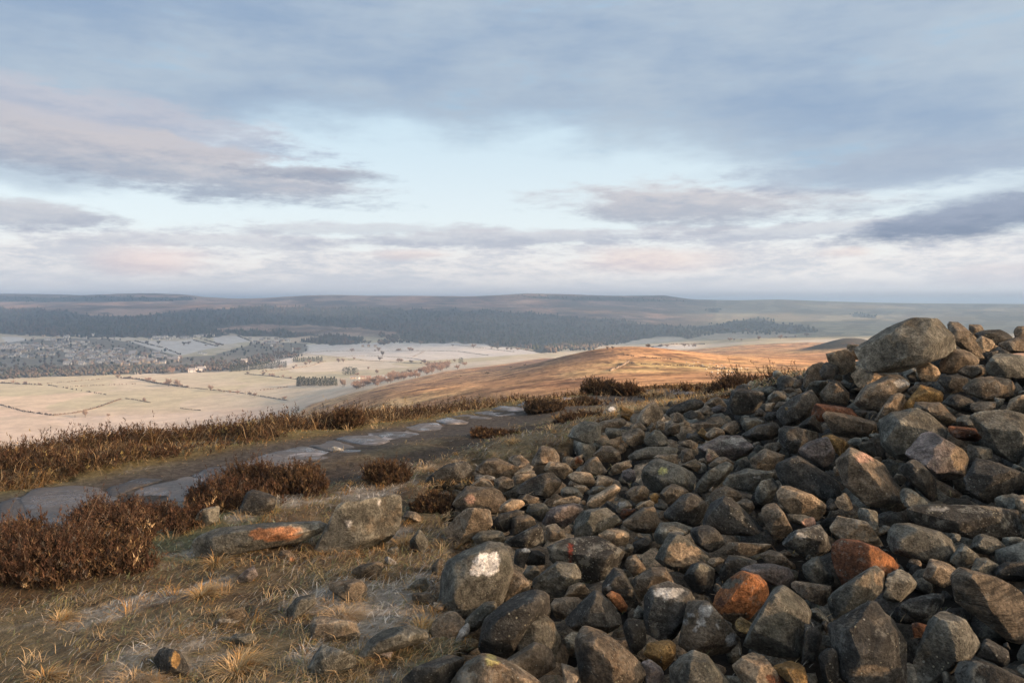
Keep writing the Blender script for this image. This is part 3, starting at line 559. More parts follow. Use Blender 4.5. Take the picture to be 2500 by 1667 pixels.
ROCKS = """
# col shape ; outline ; ridge=.. ; spot=x,y,rx,ry,c ; name=.. ; d=depth ; lich=
g m;2088,853 2140,824 2176,802 2234,778 2266,774 2293,780 2325,809 2349,836 2354,853 2300,868 2283,875 2190,907 2128,907 2091,898;ridge=2249,779 2253,803 2276,851 2284,871;name=the summit boulder;label=largest boulder, smooth wedge with a sunlit end, perched on top of the cairn;d=7.0;rs=.55
t a;2018,858 2045,849 2062,848 2089,858 2089,890 2060,915 2032,908 2020,876;label=tan pitted stone standing against the lower end of the summit boulder;d=7.3
b m;2068,841 2104,841 2108,880 2072,880;d=7.7
d a;2000,907 2019,881 2042,892 2053,907 2030,928 2002,921;d=7.2
d a;2054,928 2064,898 2085,887 2090,900 2083,934 2064,936
g a;2030,928 2032,912 2059,909 2055,930
t m;2079,909 2091,901 2136,907 2181,917 2161,941 2094,949 2085,934;name=the pale slab;label=pale flat slab wedged under the summit boulder
b r;2072,975 2096,949 2149,934 2181,917 2202,918 2230,939 2204,956 2179,985 2149,1000 2089,996;lich=.5;spot=2200,935,16,9,w;label=long rounded boulder with a lichen-speckled back below the pale slab
b a;2000,964 2028,934 2047,930 2064,941 2073,960 2066,987 2032,981 2004,977;lich=.5
t m;2238,898 2270,878 2283,888 2295,913 2285,930 2244,932 2238,917;name=the upright block;label=upright squarish tan block in the gap under the summit boulder
d r;2213,917 2236,905 2240,930 2223,936
b m;2281,879 2319,849 2349,851 2378,862 2395,879 2378,896 2319,913 2298,909;name=the leaning boulder;label=rounded brown boulder tucked under the lit end of the summit boulder
b m;2309,786 2325,782 2351,788 2371,803 2370,822 2395,845 2402,885 2383,866 2353,851 2332,809;d=7.6;label=tall leaning stone behind the lit end of the summit boulder
b m;2364,792 2396,793 2404,810 2396,835 2366,832;d=8.0
d a;2376,815 2408,806 2446,805 2480,822 2483,828 2436,845 2393,822;d=7.8;label=dark layered rock with cracked top on the cairn skyline
b r;2436,840 2490,822 2510,826 2520,860 2450,865;d=7.6
b r;2474,805 2490,797 2510,796 2518,850 2480,848;d=8.0
t a;2380,826 2395,819 2423,830 2432,845 2415,856 2400,860 2391,841;d=7.2
d m;2400,862 2444,856 2415,887 2404,885;d=7.2
g m;2410,896 2423,879 2446,860 2478,858 2515,875 2515,930 2487,932 2446,919 2408,917;name=the shouldered boulder;label=grey blocky boulder with a sunlit shoulder near the cairn top;d=6.6
b r;2332,907 2361,892 2393,892 2410,898 2404,913 2370,925
d m;2283,936 2308,913 2340,913 2370,924 2353,941 2351,956 2312,962 2293,947
b r;2353,945 2383,924 2425,920 2468,926 2493,945 2468,964 2417,979 2393,975 2361,960;lich=.3;label=wide flattened oval stone lying under the shouldered boulder
y a;2198,994 2221,968 2251,940 2276,947 2308,962 2298,981 2244,981 2227,1000 2200,1000;name=the ochre wedge;label=ochre wedge-shaped stone with a sharp lower edge halfway up the cairn
b m;2132,1026 2153,1002 2183,966 2204,960 2217,968 2198,994 2190,1010 2157,1020 2149,1032
d m;2204,955 2255,932 2283,939 2251,942 2221,966
b r;2230,996 2242,983 2298,983 2315,1000 2338,1030 2308,1036 2283,1019 2255,1000
d r;2298,983 2319,966 2340,960 2372,973 2391,992 2381,1009 2340,1004 2308,992
g m;2138,1075 2153,1030 2183,1009 2213,1007 2247,999 2274,1011 2302,1034 2325,1062 2320,1070 2235,1080 2210,1120 2150,1115 2136,1090;lich=.4;name=the green-brown boulder;label=big green-brown boulder with speckled crest in the middle of the cairn
r a;1972,1020 1995,985 2010,985 2085,998 2110,1009 2115,1019 2064,1015 2010,1008 1985,1030;label=rust-topped slab lying behind a long dark slab
b a;2005,1012 2021,1005 2064,1011 2136,1028 2140,1038 2134,1060 2100,1070 2030,1062 2008,1052;ridge=2012,1014 2064,1020 2134,1037;name=the long dark slab;label=long dark slab with a pale upper edge lying level on the cairn
g a;2430,970 2455,975 2438,996 2428,1002
t m;2449,1002 2468,977 2505,960 2515,1005 2453,1009
g m;2383,1021 2400,1007 2446,1004 2520,1004 2520,1140 2460,1125 2412,1100 2400,1060;name=the cut-off boulder;label=massive dark green boulder cut by the picture edge
r r;2312,1040 2393,1045 2400,1062 2385,1078 2330,1075
p a;2213,1110 2236,1073 2261,1056 2283,1056 2315,1078 2361,1099 2371,1110 2361,1160 2332,1175 2302,1178 2276,1154 2238,1116;ridge=2283,1063 2321,1084 2319,1112 2278,1146;name=the purple-grey block;label=purple-grey block with a tan end face leaning on the cairn;spot=2345,1125,26,35,t
d a;2183,1137 2221,1113 2236,1116 2264,1146 2283,1169 2291,1190 2285,1216 2266,1224 2234,1195 2213,1169;ridge=2215,1160 2240,1135
b a;2049,1131 2085,1095 2102,1105 2132,1135 2166,1132 2181,1144 2185,1169 2204,1212 2215,1231 2206,1248 2162,1231 2132,1205 2102,1224 2081,1216 2060,1182;ridge=2078,1112 2103,1139 2112,1172 2150,1212;spot=2105,1118,22,18,k;name=the pink-topped rock;label=large angular rock with a pink fracture face at its top;lich=.3
d m;2357,1169 2374,1135 2402,1118 2425,1135 2515,1160 2515,1190 2436,1199 2393,1231 2361,1220
d m;2206,1256 2234,1239 2298,1233 2425,1237 2515,1254 2515,1300 2425,1316 2370,1310 2266,1286 2213,1275;lich=.9;spot=2290,1242,22,6,w;name=the black speckled slab;label=wide black slab sprinkled with pale lichen in the shaded hollow
g r;2160,1318 2191,1284 2234,1284 2298,1299 2325,1318 2338,1345 2338,1372 2315,1375 2250,1368 2185,1352 2170,1335;name=the smooth grey oval;label=smooth grey oval boulder below the black speckled slab
t a;2030,1290 2055,1265 2085,1263 2119,1275 2136,1290 2149,1311 2166,1331 2149,1339 2119,1326 2040,1325;lich=1;label=buff lichen-blotched stone resting above the rust boulder
g r;2357,1331 2372,1311 2404,1306 2442,1316 2463,1335 2462,1350 2420,1352 2370,1348
p a;1943,1102 1975,1083 2020,1066 2030,1091 2041,1110 2018,1144 1986,1130 1962,1117;ridge=2022,1070 2034,1100
y r;2005,1067 2030,1060 2060,1072 2071,1085 2066,1105 2045,1112 2030,1090
g m;2091,1088 2119,1076 2136,1078 2136,1110 2110,1108
b a;2035,1140 2049,1133 2053,1160 2036,1162
r m;2034,1335 2053,1322 2106,1326 2149,1341 2187,1365 2213,1386 2170,1400 2120,1412 2092,1414 2058,1432 2042,1405 2035,1370;ridge=2124,1332 2125,1365 2112,1400;spot=2155,1362,32,26,o;name=the rust boulder;label=rust-red boulder with an amber side, brightest stained stone beside the dark oval
g r;2021,1463 2034,1446 2064,1433 2102,1412 2132,1390 2153,1390 2168,1405 2159,1435 2138,1458 2115,1465 2089,1499 2036,1514 2026,1488;spot=2150,1412,14,22,t;lich=.4;label=long rounded stone like a loaf lying below the rust boulder
g a;2147,1461 2162,1424 2170,1403 2202,1389 2225,1403 2245,1431 2225,1446 2202,1463 2176,1475 2153,1469
b a;2244,1407 2266,1390 2281,1368 2319,1378 2349,1397 2336,1416 2321,1424 2298,1431 2272,1424 2247,1416
b a;2321,1435 2332,1412 2361,1396 2393,1403 2446,1418 2495,1444 2515,1461 2515,1541 2476,1563 2446,1552 2393,1512 2357,1490 2327,1465;ridge=2389,1408 2425,1458 2442,1505 2472,1558;strata=1;name=the banded rock;label=large rock with wood-grain banding on its sunlit face
d r;2187,1478 2223,1463 2276,1450 2308,1454 2315,1469 2298,1486 2274,1507 2261,1518 2223,1503 2204,1486;lich=.9
d m;2032,1537 2064,1518 2094,1503 2115,1482 2136,1478 2183,1488 2208,1503 2221,1541 2219,1584 2208,1648 2205,1690 2060,1690 2047,1648 2047,1605 2042,1575;lich=.5;spot=2125,1640,45,14,t;name=the fractured black boulder;label=big black boulder with cracked face at the bottom edge
g a;2227,1609 2251,1582 2268,1541 2278,1507 2298,1490 2332,1490 2370,1507 2391,1558 2402,1592 2391,1603 2340,1618 2315,1631 2266,1665 2227,1656 2225,1626;ridge=2300,1500 2340,1535 2336,1590 2325,1616;lich=.3;name=the angular grey rock;label=tall angular grey rock between the fractured black boulder and the banded rock
d r;2327,1628 2349,1616 2404,1616 2468,1641 2515,1658 2515,1700 2325,1700;lich=.8
r m;2225,1520 2240,1518 2264,1526 2255,1552 2228,1552
g r;2366,1393 2389,1365 2415,1363 2446,1380 2425,1399 2415,1412 2378,1399
d r;2421,1410 2436,1386 2468,1371 2515,1367 2515,1418 2457,1416
d m;2000,1605 2023,1573 2045,1582 2047,1648 2034,1690 2010,1670
d r;2004,1520 2021,1514 2028,1531 2017,1548
g m;1960,1380 1984,1363 2001,1360 2022,1380 2037,1414 2028,1428 1982,1422 1960,1414
b a;1926,1427 1943,1420 2035,1433 2037,1441 2015,1460 2010,1478 1965,1455 1940,1440
b m;1952,940 1988,904 2010,885 2030,895 2020,925 1996,932 1960,947
b r;1933,943 1945,925 1960,928 1955,945 1941,949
g m;1960,958 1980,938 2000,930 2030,930 2025,945 2007,957 1975,962
d m;1894,1002 1943,968 1986,953 2007,962 2009,985 1986,1000 1971,1023 1939,1036 1911,1038 1899,1019;lich=.4;spot=1921,998,5,4,y;name=the sloping dark boulder;label=large dark boulder sloping down from the cairn with one yellow lichen spot
d a;1775,996 1788,955 1809,949 1865,957 1867,981 1848,994 1841,1011 1780,1011;name=the square dark boulder;label=square dark boulder in front of the big heather bush;lich=.3
g m;1867,972 1890,955 1911,953 1926,966 1922,981 1869,981;lich=.5
b r;1909,951 1933,945 1942,953 1922,962
b r;1924,966 1943,957 1952,964 1933,979
t a;1867,985 1894,982 1884,1004 1867,1004
b a;1888,996 1903,981 1928,981 1899,1006
d a;1841,1015 1848,1000 1865,1002 1862,1019
d m;1865,1021 1877,1006 1899,1006 1903,1025 1873,1030
d r;1622,1023 1627,1002 1650,985 1678,975 1703,974 1720,983 1718,996 1686,1004 1661,1011 1639,1015;lich=.3;name=the dark dome;label=smooth dark domed boulder at the far edge of the scree
b r;1720,985 1737,972 1756,969 1773,977 1774,994 1754,991 1735,994
p a;1737,996 1756,988 1773,996 1771,1004 1748,1011 1739,1004
b m;1709,1006 1731,999 1733,1011 1718,1015
t a;1690,1011 1699,1002 1720,1017 1716,1023 1699,1021
d r;1805,1062 1824,1053 1848,1040 1901,1028 1911,1036 1907,1059 1890,1070 1837,1076 1822,1066;name=the long black stone;label=long black rounded stone at the foot of the cairn slope
d m;1899,1091 1907,1049 1922,1041 1965,1049 2018,1062 1996,1076 1965,1091 1943,1104 1916,1106;lich=.4
d m;1941,1040 1967,1025 1992,1011 2007,1036 2011,1057 1975,1053
p a;1697,1098 1735,1083 1763,1066 1805,1064 1835,1081 1837,1100 1826,1110 1794,1121 1752,1106 1724,1096 1703,1110;ridge=1752,1097 1800,1090 1835,1089;spot=1790,1075,30,8,w;lich=.5;name=the frosted slab;label=broad slab with a frosted top and dark front in the scree
b a;1824,1123 1848,1102 1869,1096 1920,1113 1911,1125 1907,1136 1873,1149 1839,1142;spot=1870,1137,30,9,t
g m;1797,1125 1826,1113 1833,1140 1805,1142
d a;1899,1160 1897,1145 1920,1113 1930,1107 1943,1109 1984,1134 2018,1155 2052,1185 2060,1205 2040,1222 2009,1229 1975,1212 1947,1193 1911,1188;ridge=1932,1109 1962,1150 2008,1198 2032,1218;name=the black wedge;label=large black wedge with a lit upper edge leaning down the slope
t m;1885,1205 1903,1188 1933,1190 1971,1212 2013,1233 2023,1244 2013,1256 1992,1266 1965,1256 1926,1252 1907,1220;name=the buff slab;label=pale buff slab tilted below the black wedge
g a;1920,1256 1962,1258 1996,1267 1994,1282 1977,1291 1960,1284 1918,1269;spot=1979,1275,20,16,k;label=small brick-like stone with a salmon pink broken end
b m;1856,1248 1875,1229 1894,1227 1918,1256 1931,1290 1926,1303 1877,1316 1865,1286
d m;1708,1286 1720,1258 1741,1235 1773,1216 1790,1220 1820,1252 1843,1271 1860,1288 1865,1307 1852,1320 1805,1320 1773,1316 1726,1297;ridge=1776,1217 1786,1258 1852,1302;lich=.4;name=the black hump;label=big black humped boulder with a sharp crest amid the scree
g m;1837,1205 1858,1182 1890,1163 1903,1186 1886,1205 1882,1222 1852,1231
g m;1758,1183 1780,1161 1826,1144 1890,1153 1899,1164 1869,1172 1837,1198 1784,1193;lich=.4;spot=1850,1166,8,4,w
b r;1726,1220 1741,1199 1773,1188 1801,1197 1818,1214 1799,1224 1741,1233
b r;1797,1229 1820,1218 1837,1224 1845,1244 1826,1254
g m;1686,1198 1707,1172 1741,1149 1773,1130 1801,1130 1794,1144 1773,1164 1752,1183 1720,1200
g r;1565,1174 1571,1144 1593,1127 1612,1123 1656,1136 1695,1155 1705,1170 1697,1185 1686,1198 1640,1205 1600,1200 1570,1190;spot=1617,1150,11,9,l;lich=.3;name=the lichen-spot boulder;label=broad rounded boulder bearing one yellow-green lichen patch
b r;1607,1216 1620,1193 1646,1182 1673,1188 1684,1201 1656,1220 1637,1231 1614,1224;spot=1658,1202,13,14,t
d m;1620,1254 1656,1224 1678,1203 1699,1205 1720,1220 1731,1233 1716,1263 1695,1282 1656,1278 1620,1275;lich=.3
t m;1540,1195 1565,1187 1580,1188 1585,1203 1580,1218 1550,1228 1538,1215
y m;1584,1212 1599,1203 1609,1207 1605,1226 1595,1229
t m;1550,1239 1586,1221 1597,1227 1598,1239 1563,1244
b a;1515,1276 1536,1260 1571,1241 1607,1241 1618,1254 1618,1273 1597,1297 1555,1305 1525,1295;ridge=1573,1243 1562,1265 1590,1280
g m;1595,1312 1597,1288 1614,1278 1652,1275 1697,1290 1678,1303 1661,1299 1635,1303 1612,1322 1597,1331;lich=.3
g a;1582,1356 1610,1326 1627,1305 1652,1301 1673,1312 1699,1337 1729,1358 1724,1371 1686,1386 1667,1396 1620,1380;ridge=1660,1311 1640,1335 1624,1368;spot=1672,1350,45,30,t;name=the two-faced rock;label=two-faced rock, dark on one side and sandy brown on the other
d m;1678,1303 1699,1288 1731,1286 1773,1318 1741,1352 1720,1341 1695,1324
b m;1765,1348 1775,1324 1799,1323 1826,1329 1890,1329 1869,1346 1826,1352 1816,1360 1788,1354;lich=.6
d m;1901,1322 1933,1303 1975,1292 2018,1282 2030,1290 2033,1337 1996,1354 1954,1352 1916,1337;lich=1;spot=1955,1308,12,9,w;label=long black stone with round grey lichen plaques beside the buff lichen-blotched stone
b r;1856,1356 1882,1345 1916,1350 1933,1365 1939,1386 1890,1382 1869,1373
p r;1809,1390 1843,1377 1890,1380 1926,1386 1936,1405 1931,1424 1907,1435 1869,1420 1826,1403;label=smooth purple-grey cobble above the orange stone
d m;1754,1401 1763,1380 1784,1360 1816,1360 1858,1375 1833,1382 1805,1399 1773,1418 1758,1422;lich=.6
t m;1726,1371 1735,1363 1758,1360 1771,1369 1741,1384 1729,1380
d m;1663,1416 1669,1401 1690,1380 1716,1375 1748,1392 1748,1424 1735,1446 1714,1449 1675,1433;spot=1720,1385,28,10,g
b m;1545,1410 1593,1390 1635,1390 1652,1405 1652,1431 1614,1429 1578,1433 1561,1456 1540,1445 1535,1420;lich=.3
d a;1567,1520 1573,1463 1593,1433 1639,1429 1682,1441 1716,1456 1686,1473 1671,1499 1652,1546 1631,1558 1599,1560 1573,1537;ridge=1600,1458 1640,1464 1678,1478;spot=1630,1447,38,13,w;lich=.6;name=the pale-capped boulder;label=black boulder with a pale grey cap and lichen spots
b m;1657,1571 1665,1529 1686,1480 1703,1469 1731,1473 1737,1503 1765,1529 1794,1552 1815,1569 1801,1588 1750,1597 1699,1597 1669,1584;spot=1718,1490,18,13,w;spot=1710,1518,12,12,w;spot=1786,1562,17,13,w;spot=1676,1518,9,7,w;spot=1698,1536,5,5,w;spot=1751,1529,5,5,w;spot=1685,1501,9,5,w;name=the lichen triangle;label=triangular brown stone with big round pale lichen discs
o m;1741,1492 1748,1452 1780,1416 1816,1400 1856,1410 1892,1446 1863,1482 1848,1497 1826,1514 1784,1518 1758,1514;spot=1772,1422,34,16,g;spot=1780,1510,45,16,b;spot=1760,1472,12,12,r;name=the orange stone;label=bright orange iron-stained stone with red cracks in the near scree
g r;1815,1575 1837,1529 1869,1486 1899,1444 1916,1435 1943,1444 1971,1473 1988,1503 1971,1529 1954,1580 1948,1622 1911,1620 1848,1601 1818,1601;lich=.3;name=the egg boulder;label=tall egg-shaped grey boulder next to the orange stone
g m;1631,1643 1663,1611 1699,1597 1731,1607 1756,1639 1782,1667 1782,1710 1631,1710;label=dull green-grey stone at the bottom edge below the lichen triangle
t a;1790,1628 1805,1607 1837,1590 1869,1609 1901,1643 1920,1667 1900,1695 1815,1675;ridge=1875,1615 1855,1665;label=pointed buff stone with a rusty flank at the bottom edge;spot=1895,1665,25,22,r
y r;1569,1597 1578,1571 1635,1567 1656,1580 1652,1601 1620,1633 1603,1620
p a;1563,1620 1588,1611 1614,1631 1627,1650 1607,1680 1570,1680
d r;1967,1524 1990,1524 2011,1554 1992,1611 1954,1626
d m;1030,1182 1050,1161 1092,1136 1132,1127 1155,1138 1159,1161 1127,1175 1085,1189 1050,1190;name=the dark flat boulder;label=dark flat boulder at the grassy edge, beside a pale tussock
b m;1160,1145 1181,1126 1209,1118 1246,1131 1275,1143 1249,1159 1242,1173 1214,1164 1162,1159
t a;1249,1161 1275,1143 1296,1137 1306,1143 1293,1154 1260,1168
t a;1145,1187 1172,1168 1202,1172 1209,1192 1155,1192;label=small tan triangular stone sitting on a broad brown boulder
w r;1158,1173 1167,1161 1190,1159 1216,1166 1202,1173 1172,1170
b m;1103,1234 1101,1206 1132,1189 1202,1192 1232,1206 1244,1222 1223,1239 1214,1250 1181,1236 1148,1248 1122,1255;spot=1150,1217,13,10,k;name=the broad brown boulder;label=broad brown boulder with one pale pinkish patch near the grass
b m;1204,1173 1228,1164 1253,1171 1256,1192 1235,1203 1214,1194
d m;1257,1199 1272,1180 1319,1161 1354,1154 1375,1168 1375,1192 1345,1215 1314,1208 1272,1203;ridge=1319,1163 1318,1206;spot=1350,1185,28,26,b;name=the half-dark oval;label=long oval boulder, half blackish and half brown, above the tan flat stones
b a;1250,1165 1272,1158 1303,1154 1314,1161 1272,1178 1256,1182
t m;1218,1248 1223,1232 1249,1217 1275,1220 1284,1232 1260,1248 1237,1255
b r;1265,1217 1284,1206 1317,1215 1310,1229 1286,1234
t m;1321,1143 1340,1127 1356,1133 1396,1145 1401,1150 1377,1168 1331,1150
t r;1384,1161 1405,1151 1443,1154 1456,1168 1452,1185 1424,1185 1394,1173;label=smooth tan oval cobble like a loaf in the middle scree
b a;1410,1150 1443,1115 1457,1115 1483,1152 1462,1161 1429,1152;ridge=1448,1117 1440,1150
b m;1384,1140 1401,1117 1415,1112 1429,1124 1424,1133 1389,1143;spot=1412,1124,9,9,r
b m;1448,1110 1471,1091 1494,1087 1520,1112 1520,1124 1490,1131 1466,1126;lich=.3
g m;1522,1117 1554,1100 1584,1092 1626,1092 1660,1096 1648,1109 1594,1117 1541,1126;label=long low grey slab lying behind the lichen-spot boulder
t m;1492,1138 1513,1129 1536,1126 1546,1138 1522,1147 1499,1150
p r;1518,1164 1520,1150 1539,1144 1555,1152 1555,1168 1541,1180 1527,1173
t a;1457,1182 1459,1161 1478,1161 1499,1173 1494,1185 1471,1187
g a;1369,1196 1382,1188 1410,1192 1424,1210 1419,1217 1370,1215
t a;1396,1185 1434,1185 1438,1194 1427,1206 1410,1192
t m;1340,1234 1352,1222 1401,1210 1422,1217 1415,1229 1377,1234
t a;1427,1229 1448,1210 1501,1184 1517,1194 1508,1206 1471,1229 1448,1239 1434,1236;ridge=1430,1226 1505,1192;name=the tan bar;label=tan bar-shaped stone propped at a slant in the scree
g r;1434,1208 1448,1189 1471,1185 1480,1192 1452,1206
b m;1527,1203 1546,1189 1576,1187 1586,1203 1576,1222 1553,1227 1532,1215
b a;1505,1236 1511,1225 1536,1223 1546,1234 1522,1248 1508,1255 1505,1246;lich=1;spot=1518,1230,9,5,w
b a;1548,1236 1565,1225 1590,1222 1600,1239 1565,1241
r m;1511,1257 1522,1243 1557,1243 1536,1257 1520,1267
p m;1324,1271 1340,1255 1363,1236 1401,1232 1434,1239 1415,1260 1396,1271 1373,1288 1342,1281 1328,1281
g a;1391,1309 1387,1285 1415,1260 1429,1241 1483,1243 1508,1260 1517,1278 1494,1292 1462,1297 1434,1313 1408,1318;ridge=1430,1243 1446,1275 1440,1308;lich=.5;name=the folded grey rock;label=large grey rock folded by a dark crease beside a purple-grey one
g m;1279,1248 1286,1232 1328,1229 1345,1246 1331,1257 1321,1274 1296,1257
b m;1244,1281 1249,1267 1275,1257 1293,1257 1314,1278 1296,1292 1275,1302 1249,1306;label=squat brown cube-like stone above a lichen-flecked dark stone
d m;1193,1288 1223,1264 1260,1248 1284,1250 1249,1267 1242,1299 1214,1295
b m;1085,1297 1115,1264 1148,1243 1176,1234 1195,1253 1202,1281 1190,1292 1155,1304 1148,1323 1110,1335 1095,1320;lich=.4;name=the tall brown boulder;label=tall brown boulder at the grassy edge of the scree
g r;1151,1313 1172,1297 1202,1293 1237,1302 1242,1309 1228,1325 1190,1332 1167,1327;lich=.8
d r;1230,1320 1260,1306 1298,1288 1319,1281 1333,1290 1331,1325 1296,1333 1249,1332;lich=1
t a;1332,1309 1333,1285 1359,1278 1370,1283 1383,1311 1366,1316 1340,1325
t m;1459,1306 1494,1288 1508,1289 1541,1304 1539,1323 1506,1332 1480,1325
d a;1545,1330 1550,1320 1590,1310 1597,1333 1565,1352 1545,1350
g a;1465,1028 1475,1004 1486,988 1505,986 1512,1011 1499,1017 1486,1024;spot=1494,999,8,9,W;d=10.6;name=the white-capped stone;label=pointed stone capped with white lichen at the far end of the scree
y a;1511,990 1541,1000 1556,1015 1541,1028 1516,1021;d=10.4
b m;1439,1047 1469,1028 1499,1024 1520,1021 1537,1034 1499,1049 1467,1055
g m;1473,1055 1482,1045 1509,1047 1529,1049 1531,1058 1499,1068 1482,1072
b m;1537,1038 1563,1030 1575,1041 1580,1051 1556,1058
g a;1569,1075 1599,1050 1618,1055 1637,1075 1637,1089 1584,1089;ridge=1603,1052 1622,1088;label=triangular olive stone standing up from the middle scree
b a;1592,1117 1605,1111 1654,1109 1660,1134 1637,1130
b a;1658,1115 1665,1100 1690,1094 1701,1113 1677,1130 1663,1130
b r;1660,1136 1684,1128 1703,1119 1716,1136 1701,1151 1680,1145
t m;1720,1121 1728,1096 1743,1098 1757,1117 1733,1134 1724,1136;spot=1730,1118,7,10,k
b r;1726,1136 1754,1117 1775,1117 1799,1134 1767,1140 1743,1147
y a;1703,1058 1716,1043 1742,1075 1728,1079
d a;1669,1068 1682,1058 1703,1060 1728,1079 1707,1083
b m;1654,1087 1665,1077 1694,1072 1707,1087 1694,1096
b a;1624,1045 1648,1032 1665,1036 1660,1055 1641,1062
b a;1580,1045 1592,1030 1603,1047 1597,1051 1582,1058
b m;1601,1036 1607,1024 1624,1030 1622,1051 1605,1047
g a;1809,1051 1818,1021 1850,1021 1870,1030 1850,1042 1828,1049
b m;1762,1049 1775,1034 1796,1032 1809,1049 1786,1062
b m;1680,1038 1711,1030 1765,1032 1754,1038 1701,1049
g r;1075,1460 1078,1405 1092,1372 1130,1348 1190,1330 1225,1331 1250,1348 1256,1385 1230,1390 1215,1440 1225,1470 1200,1478 1150,1500 1110,1500 1080,1480;spot=1187,1378,33,26,W;spot=1165,1392,17,13,W;spot=1205,1368,20,19,W;lich=.3;name=the white-patched boulder;label=big rounded grey boulder with a bright white lichen patch on top
b m;1204,1414 1214,1388 1237,1385 1265,1398 1298,1426 1293,1438 1260,1454 1232,1475 1223,1454
d m;1335,1360 1338,1336 1380,1319 1435,1318 1487,1315 1525,1342 1508,1383 1485,1412 1450,1424 1425,1415 1395,1375 1345,1380;spot=1392,1352,6,26,R;spot=1365,1355,24,24,g;lich=1;name=the red-streaked boulder;label=dark lichen-covered boulder with a vertical brick-red streak
g m;1300,1449 1303,1414 1326,1388 1361,1372 1405,1379 1427,1412 1389,1426 1375,1452 1342,1454
d r;1280,1367 1293,1346 1314,1343 1331,1356 1331,1377 1286,1381
d m;1253,1372 1260,1342 1284,1338 1296,1344 1282,1365 1277,1391;spot=1283,1344,12,6,w
g r;1277,1400 1289,1381 1307,1381 1319,1393 1303,1417 1284,1409
t m;1375,1459 1389,1431 1417,1422 1448,1440 1450,1449 1415,1461
b m;1344,1468 1354,1461 1412,1461 1424,1470 1396,1496 1375,1510 1352,1505
d a;1369,1515 1401,1498 1452,1449 1466,1452 1519,1501 1513,1529 1483,1551 1424,1545 1389,1524;ridge=1456,1452 1422,1506 1488,1546;name=the black pyramid;label=black pyramid-shaped rock with a pale sharp edge in the near scree
o r;1480,1454 1494,1445 1515,1452 1532,1477 1527,1498 1513,1491;label=small smooth amber cobble behind the black pyramid
d m;1455,1445 1483,1407 1501,1390 1520,1395 1539,1426 1571,1473 1560,1480 1532,1475 1515,1449 1483,1445;spot=1487,1434,8,7,w;spot=1540,1446,7,8,t
b m;1522,1384 1532,1353 1553,1356 1581,1391 1550,1407 1539,1405;lich=.3
d r;1237,1477 1260,1456 1289,1443 1326,1447 1342,1463 1340,1487 1338,1505 1307,1501 1272,1524 1260,1547 1253,1583 1237,1606 1148,1606 1137,1590 1162,1540 1181,1510 1214,1496;lich=.3;name=the long black boulder;label=long black boulder sloping toward the grass below the white-patched boulder
g r;1118,1533 1144,1501 1181,1473 1209,1467 1228,1477 1214,1496 1181,1508 1162,1536 1144,1540
g r;1256,1561 1270,1529 1303,1508 1326,1501 1352,1522 1373,1568 1363,1597 1331,1585 1296,1573 1260,1590;lich=.5;label=round grey stone against the side of the long black boulder
b a;1237,1611 1260,1597 1303,1573 1326,1576 1363,1601 1356,1627 1326,1650 1305,1653 1272,1632 1244,1622;lich=.4;label=brown wedge stone in front of the round grey one
b r;1097,1650 1139,1615 1190,1592 1209,1597 1237,1625 1272,1639 1324,1662 1340,1700 1130,1710 1097,1685;spot=1202,1610,15,13,l;lich=1;name=the blotched boulder;label=low boulder blotched with cream and yellow lichen at the bottom edge
d m;975,1665 1010,1635 1050,1622 1090,1605 1125,1605 1135,1615 1100,1645 1095,1700 980,1710
b a;1391,1622 1396,1587 1422,1554 1429,1543 1469,1543 1487,1562 1525,1583 1562,1618 1576,1641 1576,1710 1450,1710 1405,1639;ridge=1432,1548 1442,1575 1482,1605 1512,1648;spot=1420,1625,32,40,d;lich=.3;name=the ridged rock;label=large rock with a tan upper face and dark side at the bottom edge
d m;1520,1531 1534,1508 1565,1510 1576,1531 1579,1573 1562,1601 1541,1599 1529,1562
w m;1108,1568 1122,1538 1141,1521 1149,1531 1144,1547 1127,1564 1113,1573;label=small pale mossy stone at the grass edge beside the long black boulder
b r;1052,1384 1069,1364 1083,1365 1085,1377 1071,1407 1057,1407;lich=.5
d a;585,1231 597,1206 614,1196 654,1208 672,1217 668,1241 658,1267 618,1257 586,1243;ridge=600,1215 640,1222 668,1226;name=the dark block;label=dark barrel-shaped block standing alone on grass beside a straw tussock
g m;468,1328 481,1311 532,1293 638,1283 740,1279 795,1279 800,1293 740,1319 651,1323 553,1340 489,1362 468,1357;spot=682,1301,58,20,O;ridge=485,1318 600,1296 730,1284;name=the orange-faced slab;label=long dark slab sunk in grass with a broken orange face
g m;760,1362 785,1320 857,1266 911,1224 962,1212 988,1214 972,1283 967,1316 864,1350 794,1372;keep=1;spot=851,1277,9,5,W;spot=925,1225,5,3,W;lich=.2;rs=.5;name=the great slab;label=largest slab lying in the grass, grey-green with a small white mark
w m;848,1243 862,1227 887,1223 890,1231 864,1245 852,1252
b r;981,1260 988,1247 1014,1249 1028,1260 1030,1278 1004,1271
g a;1000,1320 1016,1309 1025,1290 1042,1306 1046,1339 1037,1360 1004,1358
g m;938,1353 953,1337 972,1334 976,1344 958,1358 944,1360
w a;937,1365 946,1358 969,1372 962,1383 946,1374;label=small whitish oblong stone in grass beside the great slab
b m;852,1397 880,1381 925,1374 937,1381 934,1405 904,1426 864,1405
p a;572,1428 595,1402 616,1383 630,1386 628,1405 611,1423;label=small pale pointed slab poking from the grass below the orange-faced slab
b a;677,1358 686,1344 705,1344 721,1358 719,1372 682,1372;spot=714,1366,7,7,O
b a;794,1437 801,1423 864,1419 894,1423 899,1465 864,1472 829,1456
b r;996,1458 1011,1449 1046,1449 1067,1461 1067,1477 1016,1475
g m;993,1437 1016,1419 1039,1409 1049,1428 1042,1447 1004,1449
